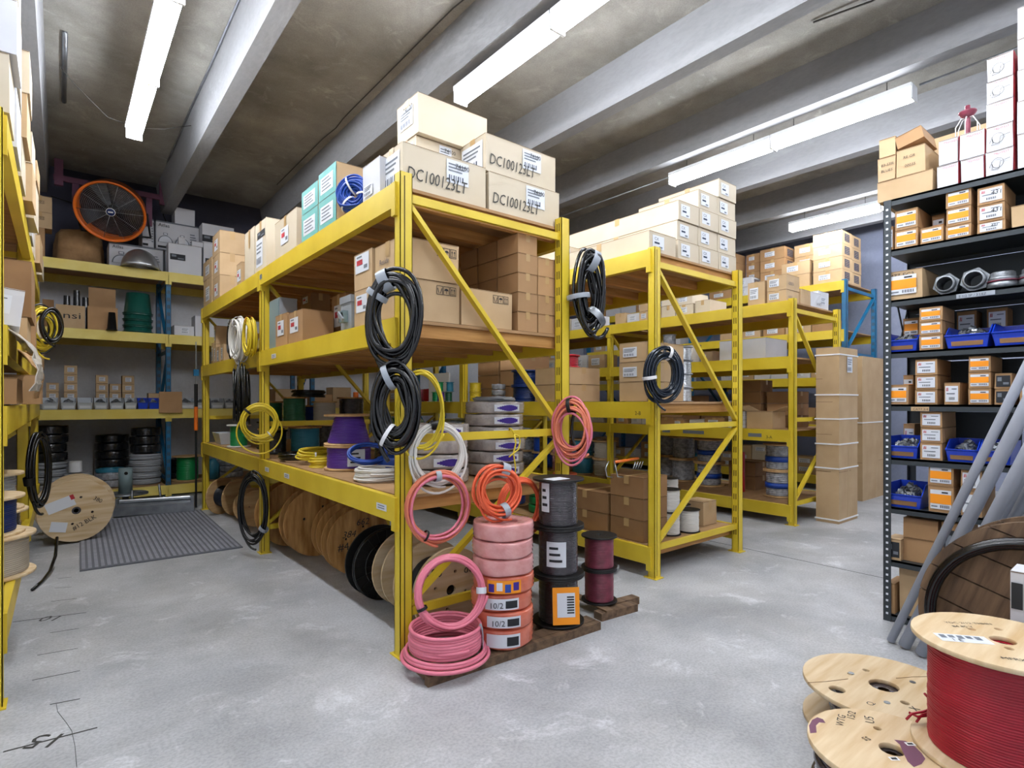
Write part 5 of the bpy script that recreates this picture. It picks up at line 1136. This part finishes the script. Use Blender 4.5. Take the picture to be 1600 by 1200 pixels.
b = MB(); b.box(0, .4, 0, 1.2, 0, .065, 'galv'); b.cyl(.02, .40, .405, 'zinc', 12, Matrix.Translation((0, .1, .03)) @ Matrix.Rotation(PI/2, 4, 'Y')); o = b.build('metal_duct', None, (-.60, 3.95, 1.415)); tag(o, 'flat galvanised metal duct lying on left rack middle shelf', 'metal duct'); o.location[2] = 1.283; o.location[1] = 3.88; o.scale = (1, .9, 1)
row('-Y', 6.0, -1.2, -.2, 1.285, .2, 'far bay of left rack', seed=80, group=G) if False else None
G = 'wire reels on the low shelf of the left rack'; zl = .395
reel(-.335, 3.98, zl, .235, .215, .205, 'tan wire reel on wood flanges at the left edge, lower', 'ply_pale', 'cable_tan', group=G, wire=.010)
reel(-.36, 3.98, zl+.216, .215, .20, .18, 'blue wire reel on wood flanges at the left edge, upper', 'ply_pale', 'blue_deep', group=G, wire=.010)
reel(-.36, 4.55, zl, .21, .26, .17, 'wood-flanged reel just behind the left edge reels, lower', 'ply_pale', 'wind_dark', group=G, wire=.012)
reel(-.36, 4.55, zl+.261, .19, .22, .15, 'wood-flanged reel just behind the left edge reels, upper', 'ply_pale', 'cable_grey', group=G, wire=.012)
for i in range(4): coil((-.50, 5.25, zl+.05+i*.08), (0, 0, 1), .19, .015, 7, .010, 'cable_grey', f'grey cable coil, {lv(4)[i]} stack on the left rack low shelf', flat=.055, seed=90+i, group='grey cable coils on the left rack', ends=0)
H = 'cable hanks hung on the left rack'
coil((-.13, 5.60, .78), (1, -.45, 0), .13, .022, 5, .011, 'black_gloss', 'tall black cable hank hung low on the left rack', ell=(1, 2.1), ties=[(3.4, .06, 'black')], group=H, seed=60)
coil((-.11, 5.30, 1.83), (.55, -1, 0), .105, .045, 18, .007, 'cable_yellow', 'yellow and black cable coil hung high on the left rack', ell=(.72, 1.25), group=H, seed=61, m2='black_gloss', loose=0)
coil((-.05, 5.22, 1.85), (.55, -1, 0), .085, .022, 6, .009, 'black_gloss', 'short black cable coil in front of yellow coil, left rack', ell=(.7, 1.2), group=H, seed=62)
wire([(-.02, 5.75, .22), (-.03, 5.62, .10), (-.06, 5.45, .03), (-.10, 5.25, .012), (-.15, 5.05, .012)], .011, 'black cable end trailing onto the floor by the left rack', 'cable_end', 'black_gloss', 'cable')
# reel standing on the floor at the left
o = reel(.115, 6.52, .016, .283, .30, .17, 'plywood cable reel with white labels standing on the floor at left', 'ply_pale', 'wind_dark', axis='Y', wire=.014, rot=.1, tf=.016)
k = MB(); rect(k, Fx @ Matrix.Rotation(.35, 4, 'Z'), -.19, .055, .02, .155, .003, 'paper'); rect(k, Fx @ Matrix.Rotation(.35, 4, 'Z'), -.0, .11, .03, .155, .004, 'red_ink'); rect(k, Fx @ Matrix.Rotation(-.2, 4, 'Z'), -.16, -.20, -.04, -.11, .003, 'paper'); k.build('label', o)
k = MB(); words(k, Fx, '#12 BLK', .055, -.02, -.18, .003, 'pen', ang=.5); words(k, Fx, '380', .05, .12, .09, .003, 'pen', ang=-.6); k.build('lettering', o)
reel(.15, 6.86, .016, .283, .24, .17, 'second plywood cable reel right behind the labelled floor reel', 'ply_pale', 'wind_dark', axis='Y', wire=.014, rot=.1, tf=.016)

# ================================================================ FLOOR SCALE, ROLLER BOX, PIPE STAND
b = MB(); b.box(0, 1.15, 0, 2.18, 0, .010, 'mat_groove')
for i in range(28): b.box(.012+i*.0405, .012+i*.0405+.024, .02, 2.16, .010, .015, 'mat_grey')
o = b.build('ribbed_mat', None, (.115, 5.40, 0), (0, 0, -.02)); tag(o, 'grey ribbed floor mat lying in the left aisle', 'mat')
o = empty('roller_box', (.49, 7.63, .016), 'silver metal roller box at the far edge of the grey mat', 'metal box', None, (0, 0, -.22)); b = MB()
b.add([(0, 0, 0), (.72, 0, 0), (.72, .2, 0), (0, .2, 0), (0, 0, .10), (.72, 0, .10), (.72, .16, .15), (0, .16, .15), (0, .2, .15), (.72, .2, .15)], [(0, 1, 5, 4), (4, 5, 6, 7), (7, 6, 9, 8), (2, 3, 8, 9), (0, 4, 7, 8, 3), (1, 2, 9, 6, 5), (3, 2, 1, 0)], 'galv'); b.build('body', o)
for s in (-.03, .72): b = MB(); b.box(s, s+.03, .0, .22, 0, .18, 'galv'); b.build('end_bracket', o)
b = MB(); b.cyl(.022, .0, .70, 'steel', 12, Matrix.Translation((.01, .1, .155)) @ Matrix.Rotation(PI/2, 4, 'Y')); b.build('roller', o)
o = empty('reel_turntable', (.63, 8.42, 0), 'round reel turntable on low tubular legs near the back rack', 'turntable'); b = MB()
b.lathe([(.001, .15), (.24, .15), (.24, .168), (.001, .168)], 'zinc', 32); b.build('turntable_plate', o)
b = MB(); b.cyl(.035, .03, .15, 'black', 14); b.build('spindle', o)
for k in range(2):
    b = MB(); X = Matrix.Rotation(PI/2*k+.1, 4, 'Z'); b.tube([tuple(X @ Vector(p)) for p in ((-.36, 0, .24), (-.38, 0, .06), (-.33, 0, .02), (.33, 0, .02), (.38, 0, .06), (.36, 0, .24))], .014, 'zinc', 8); b.build('leg', o)
b = MB(); b.lathe([(.066, 0), (.074, 0), (.074, .31), (.066, .31), (.066, 0)], 'grey_tube', 28); b.cyl(.02, -.0755, -.074, 'hole', 12, Matrix.Translation((0, 0, .25)) @ Matrix.Rotation(PI/2, 4, 'X') @ Matrix.Scale(-1, 4, (0, 0, 1))); o = b.build('pipe_section', None, (.63, 8.42, .169)); tag(o, 'short grey pipe with a hole standing on the turntable', 'pipe')

# ================================================================ GREY SHELVING AT THE RIGHT
SX, SY0, SD = 3.82, 1.20, .46
SZ = [.045, .366, .68, .97, 1.285, 1.595, 1.90, 2.20, 2.497]
o = empty('grey_shelving', (SX, SY0, 0), 'dark grey steel shelving with slotted angle posts at the right', 'shelving')
for x_ in (0, SD):
    for y_ in (0, -1.25):
        b = MB(); s = 1 if x_ == 0 else -1; q = -1 if y_ == 0 else 1
        b.box(*sorted((x_, x_+s*.003)), *sorted((y_, y_+q*.04)), 0, 2.496, 'grey_shelf'); b.box(*sorted((x_, x_+s*.036)), *sorted((y_, y_+q*.003)), 0, 2.496, 'grey_shelf')
        z = .04
        while z < 2.47:
            xx = x_-s*.0006; b.box(*sorted((x_-s*.0008, x_)), *sorted((y_+q*.014, y_+q*.026)), z, z+.012, 'paper')
            z += .038
        b.build('post', o)
for z0_, z1_, ya in ((1.287, 1.55, -1.247), (1.597, 1.86, -1.247), (1.902, 2.16, -1.247), (2.202, 2.46, -1.247), (.972, 1.24, -.55)):
    b = MB(); b.box(SD-.004, SD-.003, ya, -.04, z0_, z1_, 'grey_shelf'); b.build('back_panel', o)
for z in SZ:
    b = MB(); b.box(.003, SD-.003, -1.247, -.003, z-.012, z, 'grey_shelf'); b.box(.003, .006, -1.247, -.003, z-.038, z, 'grey_shelf'); b.box(SD-.006, SD-.003, -1.247, -.003, z-.038, z, 'grey_shelf'); b.build('shelf', o)
b = MB(); b.bar((.23, -.006, 1.60), (.42, -.006, 1.90), .02, .004, 'grey_shelf', (0, 1, 0)); b.bar((.42, -.006, 1.60), (.23, -.006, 1.90), .02, .004, 'grey_shelf', (0, 1, 0)); b.build('brace', o)
for z, y_, txt in ((1.873, -.36, '5 1/2 SP / 3 LEZ'), (1.256, -.15, 'CAT7 3/4'), (1.256, -.75, 'MC')):
    b = MB(); F = frame('-X', (-.001, 0, 0)); F = Matrix.Translation((0, y_, z)) @ F; rect(b, F, -.01, -.008, .006*len(txt)*1.6, .016, .001, 'tape_grey' if z > 1.5 else 'card_tan'); words(b, F, txt, .018, 0, -.004, .002, 'ink'); b.build('shelf_label', o)
FXS = SX+.012
def gs(z, tops, px0, px1, look, place, m='card_brown', dx=.28, style='orange', group='small cartons on the grey shelving', X=None, txt=(), **kw):
    dec = [('-X', .1, .12, .8, .72, style)] if style else []
    if z < 2.4 and y_at(X or FXS, px0) > 1.192:
        kw['dy'] = 1.192-y_at(X or FXS, px1); px0 = None
    return stack(z+.001, tops, px1, look, place, m, px0=px0, X=X or FXS, dx=dx, group=group, dec=dec, tape=None, txt=txt, rot=0.0, **kw)
Z9 = SZ[8]
gs(Z9, [262], 1370, 1458, 'crushed wide tan carton', 'at left end of grey shelving top', 'card_tan', .34, None)
gs(Z9+.178-.0, [0], 1400, 1446, 'x', 'x') if False else None
zc = z_at(262, 1458, X=FXS)
carton(FXS, y_at(FXS, 1446), zc, .3, y_at(FXS, 1400)-y_at(FXS, 1446), .155, 'card_tan', 'tan carton with stencilled text over the crushed carton', 'small cartons on the grey shelving', [], None, txt=[('-X', 'RE GR', .25, .62, .14, 'pen'), ('-X', '00035', .3, .3, .14, 'pen')])
carton(FXS, y_at(FXS, 1399.5), zc, .3, y_at(FXS, 1371)-y_at(FXS, 1399.5), .14, 'card_tan', 'tan carton with three lines of print, leftmost on grey shelving top', 'small cartons on the grey shelving', [], None, txt=[('-X', '83-STR', .2, .6, .16, 'pen'), ('-X', 'BLUES', .2, .35, .16, 'pen')])
carton(FXS, y_at(FXS, 1399), zc+.142, .28, .085, .11, 'card_tan', 'small tan carton topping the left stack on grey shelving', 'small cartons on the grey shelving', [], None)
o = carton(FXS+.0, y_at(FXS, 1444), zc+.158, .26, y_at(FXS, 1401)-y_at(FXS, 1444), .075, 'card_brown', 'tilted open brown tray carton on grey shelving top', None, [], None); o.rotation_euler = (-.22, 0, 0); o.location[2] += .035
b = MB(); b.box(0, .02, 0, .52, 0, .42, 'card_tan', jit=.006); o = b.build('cardboard_sheet', None, (SX+.36, .62, Z9+.002)); tag(o, 'large tan cardboard sheet standing behind top shelf boxes', 'cardboard sheet')
G = 'white cartons with red ends on the grey shelving'
def wc(px0, px1, z, h, label, logo='mark', txt=None, tilt=0, X=FXS):
    y0 = y_at(X, px1); dy = y_at(X, px0)-y0-.003
    o = carton(X, y0, z, .3, dy, h-.002, 'card_white', label, G, [], None); b = MB(); b.box(.001, .299, -.0022, -.0008-.0007, .001, h-.003, 'red_ink'); b.build('red_end', o)
    k = MB(); F = frame('-X', (-.003, dy, 0)); words(k, F, 'MIDWEST', h*.11, dy*.3, h*.8, .001, 'red_ink')
    if txt:
        k.tube([tuple(F @ Vector((dy*.45+dy*.17*math.cos(t)*1.3, h*.45+h*.2*math.sin(t), .002))) for t in (i*2*PI/16 for i in range(16))], .0012, 'pen', 4, True)
        k.tube([tuple(F @ Vector((dy*a, h*c, .002))) for a, c in ((.15, .3), (.22, .55), (.28, .3), (.2, .2), (.5, .22), (.55, .5), (.9, .55))], .0012, 'pen', 4)
    k.build('lettering', o); return o
wc(1462, 1497, Z9+.001, .125, 'white carton, lower left of the white group on grey shelving')
wc(1500, 1537, Z9+.001, .125, 'white carton, lower row beside the scribbled cartons')
wc(1465, 1497.5, Z9+.127, .14, 'white carton with bulb mark under the wire cage')
wc(1498, 1538, Z9+.127, .14, 'white carton with torn label beneath the maroon rod')
ys = [.13, .13, .125, .115, .125]; z = Z9+.001
for i, h in enumerate(ys): wc(1539+i*.4, 1583, z, h, f'white carton with red end, {lv(5)[i]} scribbled stack', txt=i != 2); z += h
z = Z9+.001
for i, h in enumerate((.18, .17, .16, .16, .16)): wc(1588, 1650, z, h, f'white carton, {lv(5)[i]} tallest stack at right edge'); z += h
o = empty('cage_lamp', (FXS+.1, y_at(FXS+.1, 1512), Z9+.268), 'maroon rod and cone inside white wire cage on white carton', 'cage lamp'); b = MB(); b.cyl(.013, 0, .12, 'maroon', 12); b.build('rod', o)
b = MB(); b.lathe([(.001, .118), (.022, .12), (.042, .145), (.042, .152), (.014, .158), (.012, .185), (.001, .19)], 'maroon', 20); b.build('cone', o)
for i in range(6):
    a = 2*PI*i/6; b = MB(); b.tube([(.055*math.cos(a), .055*math.sin(a), 0), (.055*math.cos(a), .055*math.sin(a), .07), (.03*math.cos(a), .03*math.sin(a), .115), (.012*math.cos(a), .012*math.sin(a), .118)], .0025, 'white', 5); b.build('cage_wire', o)
# shelf 8
Z = SZ[7]
gs(Z, [353, 322], 1397, 1435, 'carton with orange label', 'left on the second shelf down')
gs(Z, [349], 1436.5, 1475, 'carton with orange label', 'single, between two stacks on second shelf down')
gs(Z, [346, 318, 290], 1477, 1518, 'carton with orange label', 'middle of second shelf down')
gs(Z, [340, 312, 284], 1526, 1571, 'carton with pale label marked 431', 'right of orange labels', style='mark', txt=[('-X', '431', .5, .45, .34, 'pen')])
gs(Z, [308], 1579, 1650, 'brown carton', 'at the right edge of the second shelf down', 'card_tan', style=None)
gs(Z, [352], 1385, 1396, 'narrow carton', 'at the left end of the second shelf down', style='white')
gs(Z, [332], 1455, 1477, 'dark carton with orange label', 'behind the single orange carton', 'card_dark', X=FXS+.16, dx=.15)
# shelf 7
Z = SZ[6]
gs(Z, [417], 1381, 1442, 'large tan carton handwritten 477-EC2', 'on third shelf', 'card_tan', .32, None, txt=[('-X', '477-EC2', .12, .76, .2, 'ink')])
F = frame('-X', (FXS-.002, y_at(FXS, 1381), Z)); k = MB(); w_ = y_at(FXS, 1381)-y_at(FXS, 1442); decal(k, F, w_*.16, .03, w_*.68, .11, 'orange')
ob = [q for q in bpy.data.objects if q.get('label', '').startswith('large tan carton handwritten')][0]; k.v = [(x-ob.location[0], y-ob.location[1], z-ob.location[2]) for x, y, z in k.v]; k.build('label', ob)
G = 'large grey threaded couplings on the grey shelving'
def coupling(px, Xc, z, R, L_, label, axis='X', rot=0):
    o = empty('pipe_coupling', (Xc, y_at(Xc, px), z), label, 'pipe coupling', G, (0, 0, 0)); T = Matrix.Translation((0, 0, R)) @ Matrix.Rotation(rot, 4, 'Z') @ Matrix.Rotation(PI/2, 4, 'Y') if axis == 'X' else Matrix.Identity(4)
    b = MB(); b.lathe([(R*.78, .0), (R*1.02, .0), (R*1.02, .035), (R*.78, .035)], 'zinc', 6, T @ Matrix.Rotation(PI/6*.5, 4, 'Z'), smooth=False); b.build('hex_ring', o)
    b = MB(); b.lathe([(R*.60, -.03), (R*.74, -.03), (R*.78, 0), (R*.78, L_), (R*.70, L_), (R*.60, L_*.9), (R*.60, -.03)], 'zinc', 30, T); b.build('sleeve', o)
    b = MB()
    for q in range(6): b.lathe([(R*.78, .05+q*.008), (R*.81, .054+q*.008), (R*.78, .058+q*.008)], 'zinc', 24, T)
    b.build('thread', o); return o
coupling(1478, FXS+.05, Z+.001, .062, .12, 'big grey coupling lying left, opening toward the aisle')
coupling(1523, FXS+.05, Z+.001, .066, .12, 'big grey coupling lying second, widest opening')
for k_, px in enumerate((1567, 1618)):
    o = empty('pipe_coupling', (FXS+.07, y_at(FXS+.07, px), Z+.001), f'ridged grey coupling standing upright, {("left","right edge")[k_]} one', 'pipe coupling', G)
    b = MB(); b.lathe([(.045, 0), (.06, 0), (.066, .01), (.066, .03), (.058, .034), (.062, .05), (.062, .058), (.054, .062), (.052, .085), (.045, .09), (.045, 0)], 'zinc', 30); b.build('sleeve', o)
    b = MB(); b.lathe([(.062, .036), (.070, .04), (.062, .044)], 'maroon', 30); b.build('gasket_ring', o)
# shelf 6
Z = SZ[5]
def gbin(px0, px1, z, H, label, D=.26, heap=None, lm='card_dark'):
    y0 = min(1.192, y_at(FXS, px0)); return stack_bin(FXS, y0, z+.001, y0-y_at(FXS, px1), D, H, label, '-X', 'bin_blue', lm=lm, heap=heap)
gbin(1381, 1433, Z, .115, 'blue bin full of fittings left on shelf under couplings', heap='shiny metal fittings in the left blue bin under the couplings')
gs(Z, [521, 499, 477], 1435.5, 1473, 'carton with orange label', 'beside the left blue bin', dx=.25)
gbin(1476, 1546, Z, .125, 'wide blue bin in the middle of the shelf under couplings', heap='small fittings low inside the wide blue middle bin')
gbin(1549, 1640, Z, .125, 'wide blue bin at the right edge under the couplings')
gs(Z, [525, 495], 1410, 1437, 'dark carton with orange label', 'behind the left blue bin', 'card_dark', X=FXS+.30, dx=.12)
gs(Z, [525, 484], 1494, 1526, 'dark carton with white red-marked label', 'behind the wide middle bin', 'card_dark', X=FXS+.29, dx=.14, style='mark')
gs(Z, [515, 479], 1541, 1575, 'dark carton with white red-marked label', 'behind the right blue bin', 'card_dark', X=FXS+.29, dx=.14, style='mark')
# shelf 5
Z = SZ[4]
gs(Z, [600], 1385, 1420, 'low carton with orange label', 'left end of shelf under the blue bins')
gs(Z, [585], 1398, 1428, 'taller carton with orange label', 'behind low carton', X=FXS+.30, dx=.14)
gs(Z, [608, 585, 560], 1429, 1465, 'carton with red-marked white label', 'left of single label carton', style='mark')
gs(Z, [597], 1474, 1500, 'carton with sideways white label', 'alone mid shelf', style='mark')
gs(Z, [606, 580, 555], 1512, 1549, 'carton with bright orange label', 'right of the single label carton')
gs(Z, [607, 582], 1553, 1582, 'carton with black printed label', 'beside the leaning pipes', style='dark')
gs(Z, [585], 1592, 1640, 'brown carton', 'hidden behind the leaning pipes', style='white')
# shelf 4
Z = SZ[3]
gbin(1379, 1434, Z, .125, 'blue bin heaped with fittings, shelf at waist height, left', heap='shiny metal fittings heaped in the waist-height left bin')
gs(Z, [692, 668, 643], 1437, 1473, 'carton with red-marked label', 'between two waist-height blue bins', style='mark')
gbin(1477, 1527, Z, .12, 'blue bin with fittings, waist height, right of label stack', heap='metal fittings in the waist-height bin right of the stack')
gbin(1529, 1580, Z, .12, 'blue bin partly hidden by pipes, waist height', heap='metal fittings in the waist-height bin behind the pipes')
gs(Z, [662], 1404, 1430, 'carton with pale label', 'behind left waist-height bin', 'card_brown', X=FXS+.31, dx=.13, style='mark')
# shelf 3
Z = SZ[2]
gbin(1381, 1440, Z, .135, 'single blue bin with few fittings on knee-high shelf', heap='few bent metal fittings in the single knee-high bin')
gs(Z, [761, 727], 1449, 1491, 'larger carton with orange label', 'on the knee-high shelf', dx=.32)
gs(Z, [768, 735], 1500, 1535, 'carton with white label', 'behind the pipes on knee-high shelf', style='mark', dx=.32)
# shelf 2, 1
Z = SZ[1]
gs(Z, [843], 1378, 1408, 'small tan carton with black mark', 'on the second lowest shelf', 'card_tan', style='dark', dx=.16)
gs(Z, [847, 815], 1410, 1466, 'wide brown carton', 'right side of the second lowest shelf', 'card_brown', style=None, X=FXS+.04, dx=.34)
gs(Z, [820], 1470, 1510, 'dark carton', 'behind the pipes on the second lowest shelf', 'card_dark', style='dark')
Z = SZ[0]
gs(Z, [912], 1379, 1399, 'small worn carton', 'on the lowest grey shelf', 'card_brown', style=None, dx=.2)
gs(Z, [890], 1404, 1450, 'upright tan carton', 'on the lowest grey shelf', 'card_tan', style=None, X=FXS+.03, dx=.3)
gs(Z, [918], 1460, 1535, 'dark carton', 'behind the pipes on the lowest shelf', 'card_dark', style=None, dx=.3)

# ================================================================ LEANING PIPES
G = 'pipes leaning beside the grey shelving'
dv = Vector((-.20, -.55, 1.38)).normalized()
for k, (x_, y_, r_, m_, nm) in enumerate(((3.49, 1.06, .020, 'pvc', 'thin grey conduit, leftmost of the leaning pipes'), (3.465, .99, .028, 'pvc', 'thick grey pipe, second from left of the leaning ones'), (3.42, .905, .027, 'pvc', 'thick grey pipe standing forward on the floor, third from left'),
        (3.56, .90, .024, 'pvc', 'grey pipe behind the third leaning pipe'), (3.62, .86, .022, 'pvc', 'thin grey pipe in the middle of the leaning bundle'), (3.60, .74, .024, 'zinc', 'dull metal conduit, left of the metal pair'), (3.68, .70, .026, 'galv', 'dull metal conduit, right of the metal pair'), (3.58, .62, .03, 'pvc', 'thick grey pipe at the right edge of the photo'), (3.70, .60, .026, 'zinc', 'metal conduit at the extreme right of the leaning bundle'))):
    b = MB(); L_ = 3.0; dd = (dv+Vector((rnd.uniform(-.003, .003), rnd.uniform(-.003, .003), 0))).normalized(); X = basis(dd, (0, 1, 0))
    b.lathe([(r_*.86, 0), (r_, 0), (r_, L_), (r_*.86, L_), (r_*.86, 0)], m_, 20, X); o = b.build('pipe', None, (x_, y_, r_*.55)); tag(o, nm, 'pipe', G)

# ================================================================ BIG PLANK REEL, HOSE, WHITE BOX, FOREGROUND REELS
def plank_disc(par, R, t, x, sgn=1):
    """round flange of nailed planks, axis along local Z"""
    n = 7; wd = 2*R/n; b = MB()
    for i in range(n):
        v0, v1 = -R+i*wd+.003, -R+(i+1)*wd-.003; pts = []
        for j in range(13): v = v0+(v1-v0)*j/12; pts.append((math.sqrt(max(0, R*R-v*v)), v))
        poly = pts+[(-p[0], p[1]) for p in reversed(pts)]; N_ = len(poly)
        b.add([(p[0], p[1], 0) for p in poly]+[(p[0], p[1], t) for p in poly], [tuple(reversed(range(N_))), tuple(range(N_, 2*N_))]+[(i_, (i_+1) % N_, N_+(i_+1) % N_, N_+i_) for i_ in range(N_)], 'plank')
    o = b.build('plank_flange', par, x); return o
sp = empty('plank_cable_reel', (2.905, .36, .42), 'big weathered plank cable reel standing behind the red wire reel', 'cable reel')
sp.rotation_euler = (Matrix.Rotation(PI/2, 4, 'Y') @ Matrix.Rotation(-1.25, 4, 'Z')).to_euler()
plank_disc(sp, .42, .03, (0, 0, 0)); plank_disc(sp, .42, .03, (0, 0, .18))
b = MB(); b.cyl(.26, .031, .179, 'plank', 30); b.build('core', sp)
coil((2.852, .40, .433), (-1, .02, .05), .325, .015, 9, .016, 'black_gloss', 'thick black hose ring leaning on the plank reel', group=None, seed=70, seg=56, ties=[(1.0, .08, 'tape_grey')], ends=0, name='hose_ring')
b = MB(); b.tube([(2.78, .62, .28), (2.77, .585, .40), (2.765, .52, .445), (2.765, .43, .46), (2.765, .2, .46)], .017, 'black_gloss', 10)
o = b.build('hose_end', None, (0, 0, 0)); tag(o, 'bent black hose end left of the tall white carton', 'hose')
o = carton(2.55, .12, 0, .125, .30, .72, 'card_white', 'tall white carton with small print behind the red reel', None, [('-X', .12, .12, .7, .5, 'white')], None); b = MB(); F = frame('-X', (-.003, .30, 0)); rect(b, F, .005, .59, .035, .68, .001, 'ink'); b.build('printing', o)
# foreground reels
G = 'plywood cable reels in the right foreground'
def flat_pt(px, py, z): dx, dy = ray(px); d = (EYE-z)*873/(py-628); return Vector((dx*d, dy*d, 0))
CA = math.atan2(-FX, FY)
def local(o_, px, py, z): p = flat_pt(px, py, z)-Vector((o_[0], o_[1], 0)); return (p.x, p.y)
def writing(k, c, z, h, items, m='pen'):
    for txt, px, py, size, ang in items:
        u, v = local(c, px, py, z); X = Matrix.Translation((u, v, h+.001)) @ Matrix.Rotation(CA+ang, 4, 'Z'); words(k, X, txt, size, 0, 0, 0, m)
C1 = (2.553, .800); Z1 = .17
hl = ((0, 0, .053),)+tuple(local(C1, a, b_, Z1)+(r_,) for a, b_, r_ in ((1308, 1077, .030), (1353, 1047, .014), (1414, 1098, .016)))
o = reel(C1[0], C1[1], 0, .2875, Z1, .19, 'plywood reel with cracked pale top, rear one of the foreground pair', 'ply_pale', 'wind_dark', group=G, wire=.02, holes=hl, tf=.016)
for a, b_ in ((1330, 1052), (1426, 1066), (1386, 1098)): u, v = local(C1, a, b_, Z1); k = MB(); k.cyl(.011, Z1, Z1+.002, 'zinc', 12, Matrix.Translation((u, v, 0))); k.build('bolt_head', o)
for q in (((1262, 1067), (1292, 1065), (1325, 1061)), ((1400, 1060), (1425, 1058), (1455, 1057))): k = MB(); k.tube([local(C1, *p_, Z1)+(Z1+.0003,) for p_ in q], .0013, 'card_edge', 4); k.build('crack', o)
k = MB(); writing(k, C1, Z1, Z1, (('G', 1326, 1055, .03, 0), ('X', 1432, 1112, .04, .5))); k.build('lettering', o)
C2 = (2.0387, .6175); Z2_ = .205
hl = ((0, 0, .036),)+tuple(local(C2, a, b_, Z2_)+(r_,) for a, b_, r_ in ((1371, 1138, .013), (1427, 1182, .014)))
o = reel(C2[0], C2[1], 0, .236, Z2_, .17, 'plywood reel with purple paint patches and pen scribbles, front one', 'ply_pale', 'wind_dark', group=G, wire=.02, holes=hl, tf=.018)
for pts in (((1397, 1156), (1415, 1158), (1430, 1167), (1440, 1177), (1446, 1186), (1440, 1194), (1428, 1199), (1418, 1190), (1411, 1176), (1406, 1164)),
            ((1266, 1146), (1264, 1134), (1269, 1125), (1277, 1121), (1286, 1124), (1290, 1130), (1280, 1129), (1275, 1134), (1276, 1145))):
    k = MB(); k.add([local(C2, *p_, Z2_)+(Z2_+.0006,) for p_ in pts], [tuple(reversed(range(len(pts))))], 'steel_purple'); k.build('paint_patch', o)
k = MB(); writing(k, C2, Z2_, Z2_, (('WTG', 1318, 1136, .034, .95), ('15/2', 1335, 1126, .034, .95), ('U5', 1367, 1132, .04, 1.1), ('Q', 1366, 1104, .035, 1.0), ('SS', 1352, 1158, .028, .2))); k.build('lettering', o)
for a, b_ in ((1422, 1163), (1397, 1186)):
    k = MB(); u, v = local(C2, a, b_, Z2_); X = Matrix.Translation((u, v, 0)) @ Matrix.Rotation(CA, 4, 'Z'); rect(k, X, -.014, -.009, .014, .009, Z2_+.0012, 'white'); rect(k, X, -.009, -.005, .009, .005, Z2_+.0018, 'ink'); k.build('pen_mark', o)
coil((C2[0], C2[1], .105), (0, 0, 1), .205, .016, 6, .014, 'wind_dark', 'black cable turns bulging around the front plywood reel', flat=.09, seed=77, ends=0, seg=48, group=None)
reel(2.34, .115, 0, .165, .205, .14, 'plywood reel under the red wire reel at the frame edge', 'ply_pale', 'cable_grey', group=G, wire=.02)
C3 = (2.2565, .3874); zr = .2065; hr = .36; ZT3 = zr+hr
hl = ((0, 0, .034),)+tuple(local(C3, a, b_, ZT3)+(r_,) for a, b_, r_ in ((1518, 983, .012), (1560, 983, .012), (1577, 1013, .013)))
o = reel(C3[0], C3[1], zr, .232, hr, .188, 'large red wire reel with labelled plywood flanges, right foreground', 'ply_pale', 'crimson', group=None, wire=.0075, holes=hl, tf=.014)
k = MB(); X = Matrix.Translation(local(C3, 1466, 996, ZT3)+(hr+.0008,)) @ Matrix.Rotation(CA-.22, 4, 'Z'); rect(k, X, 0, -.025, .14, .035, 0, 'paper')
for q in range(5): rect(k, X, .01+.024*q, .0+.006*(q % 2), .026+.024*q, .025, .001, 'bars')
words(k, X, '1 E', .024, .03, -.02, .0015, 'ink'); k.build('label', o)
k = MB(); writing(k, C3, ZT3, hr, (('YDC 2/12 THHN', 1478, 974, .02, -.1), ('84 85 Y', 1490, 980, .02, -.1), ('MFRX', 1566, 1030, .024, -.3))); k.build('lettering', o)
u, v = local(C3, 1450, 1130, zr+.06); k = MB()
def cp(px, py, z): a_ = local(C3, px, py, zr+z); return (a_[0], a_[1], z)
k.tube([cp(1462, 1098, .085), cp(1452, 1092, .10), cp(1444, 1083, .115)], .004, 'crimson', 7)
k.tube([cp(1460, 1106, .07), cp(1442, 1112, .055), cp(1425, 1115, .045), cp(1416, 1124, .03)], .004, 'crimson', 7); k.tube([cp(1456, 1112, .05), cp(1440, 1117, .04), cp(1432, 1128, .025)], .004, 'crimson', 7); k.tube([cp(1420, 1113, .045), cp(1434, 1120, .04), cp(1450, 1118, .045)], .004, 'crimson', 7); k.build('wire_end', o)
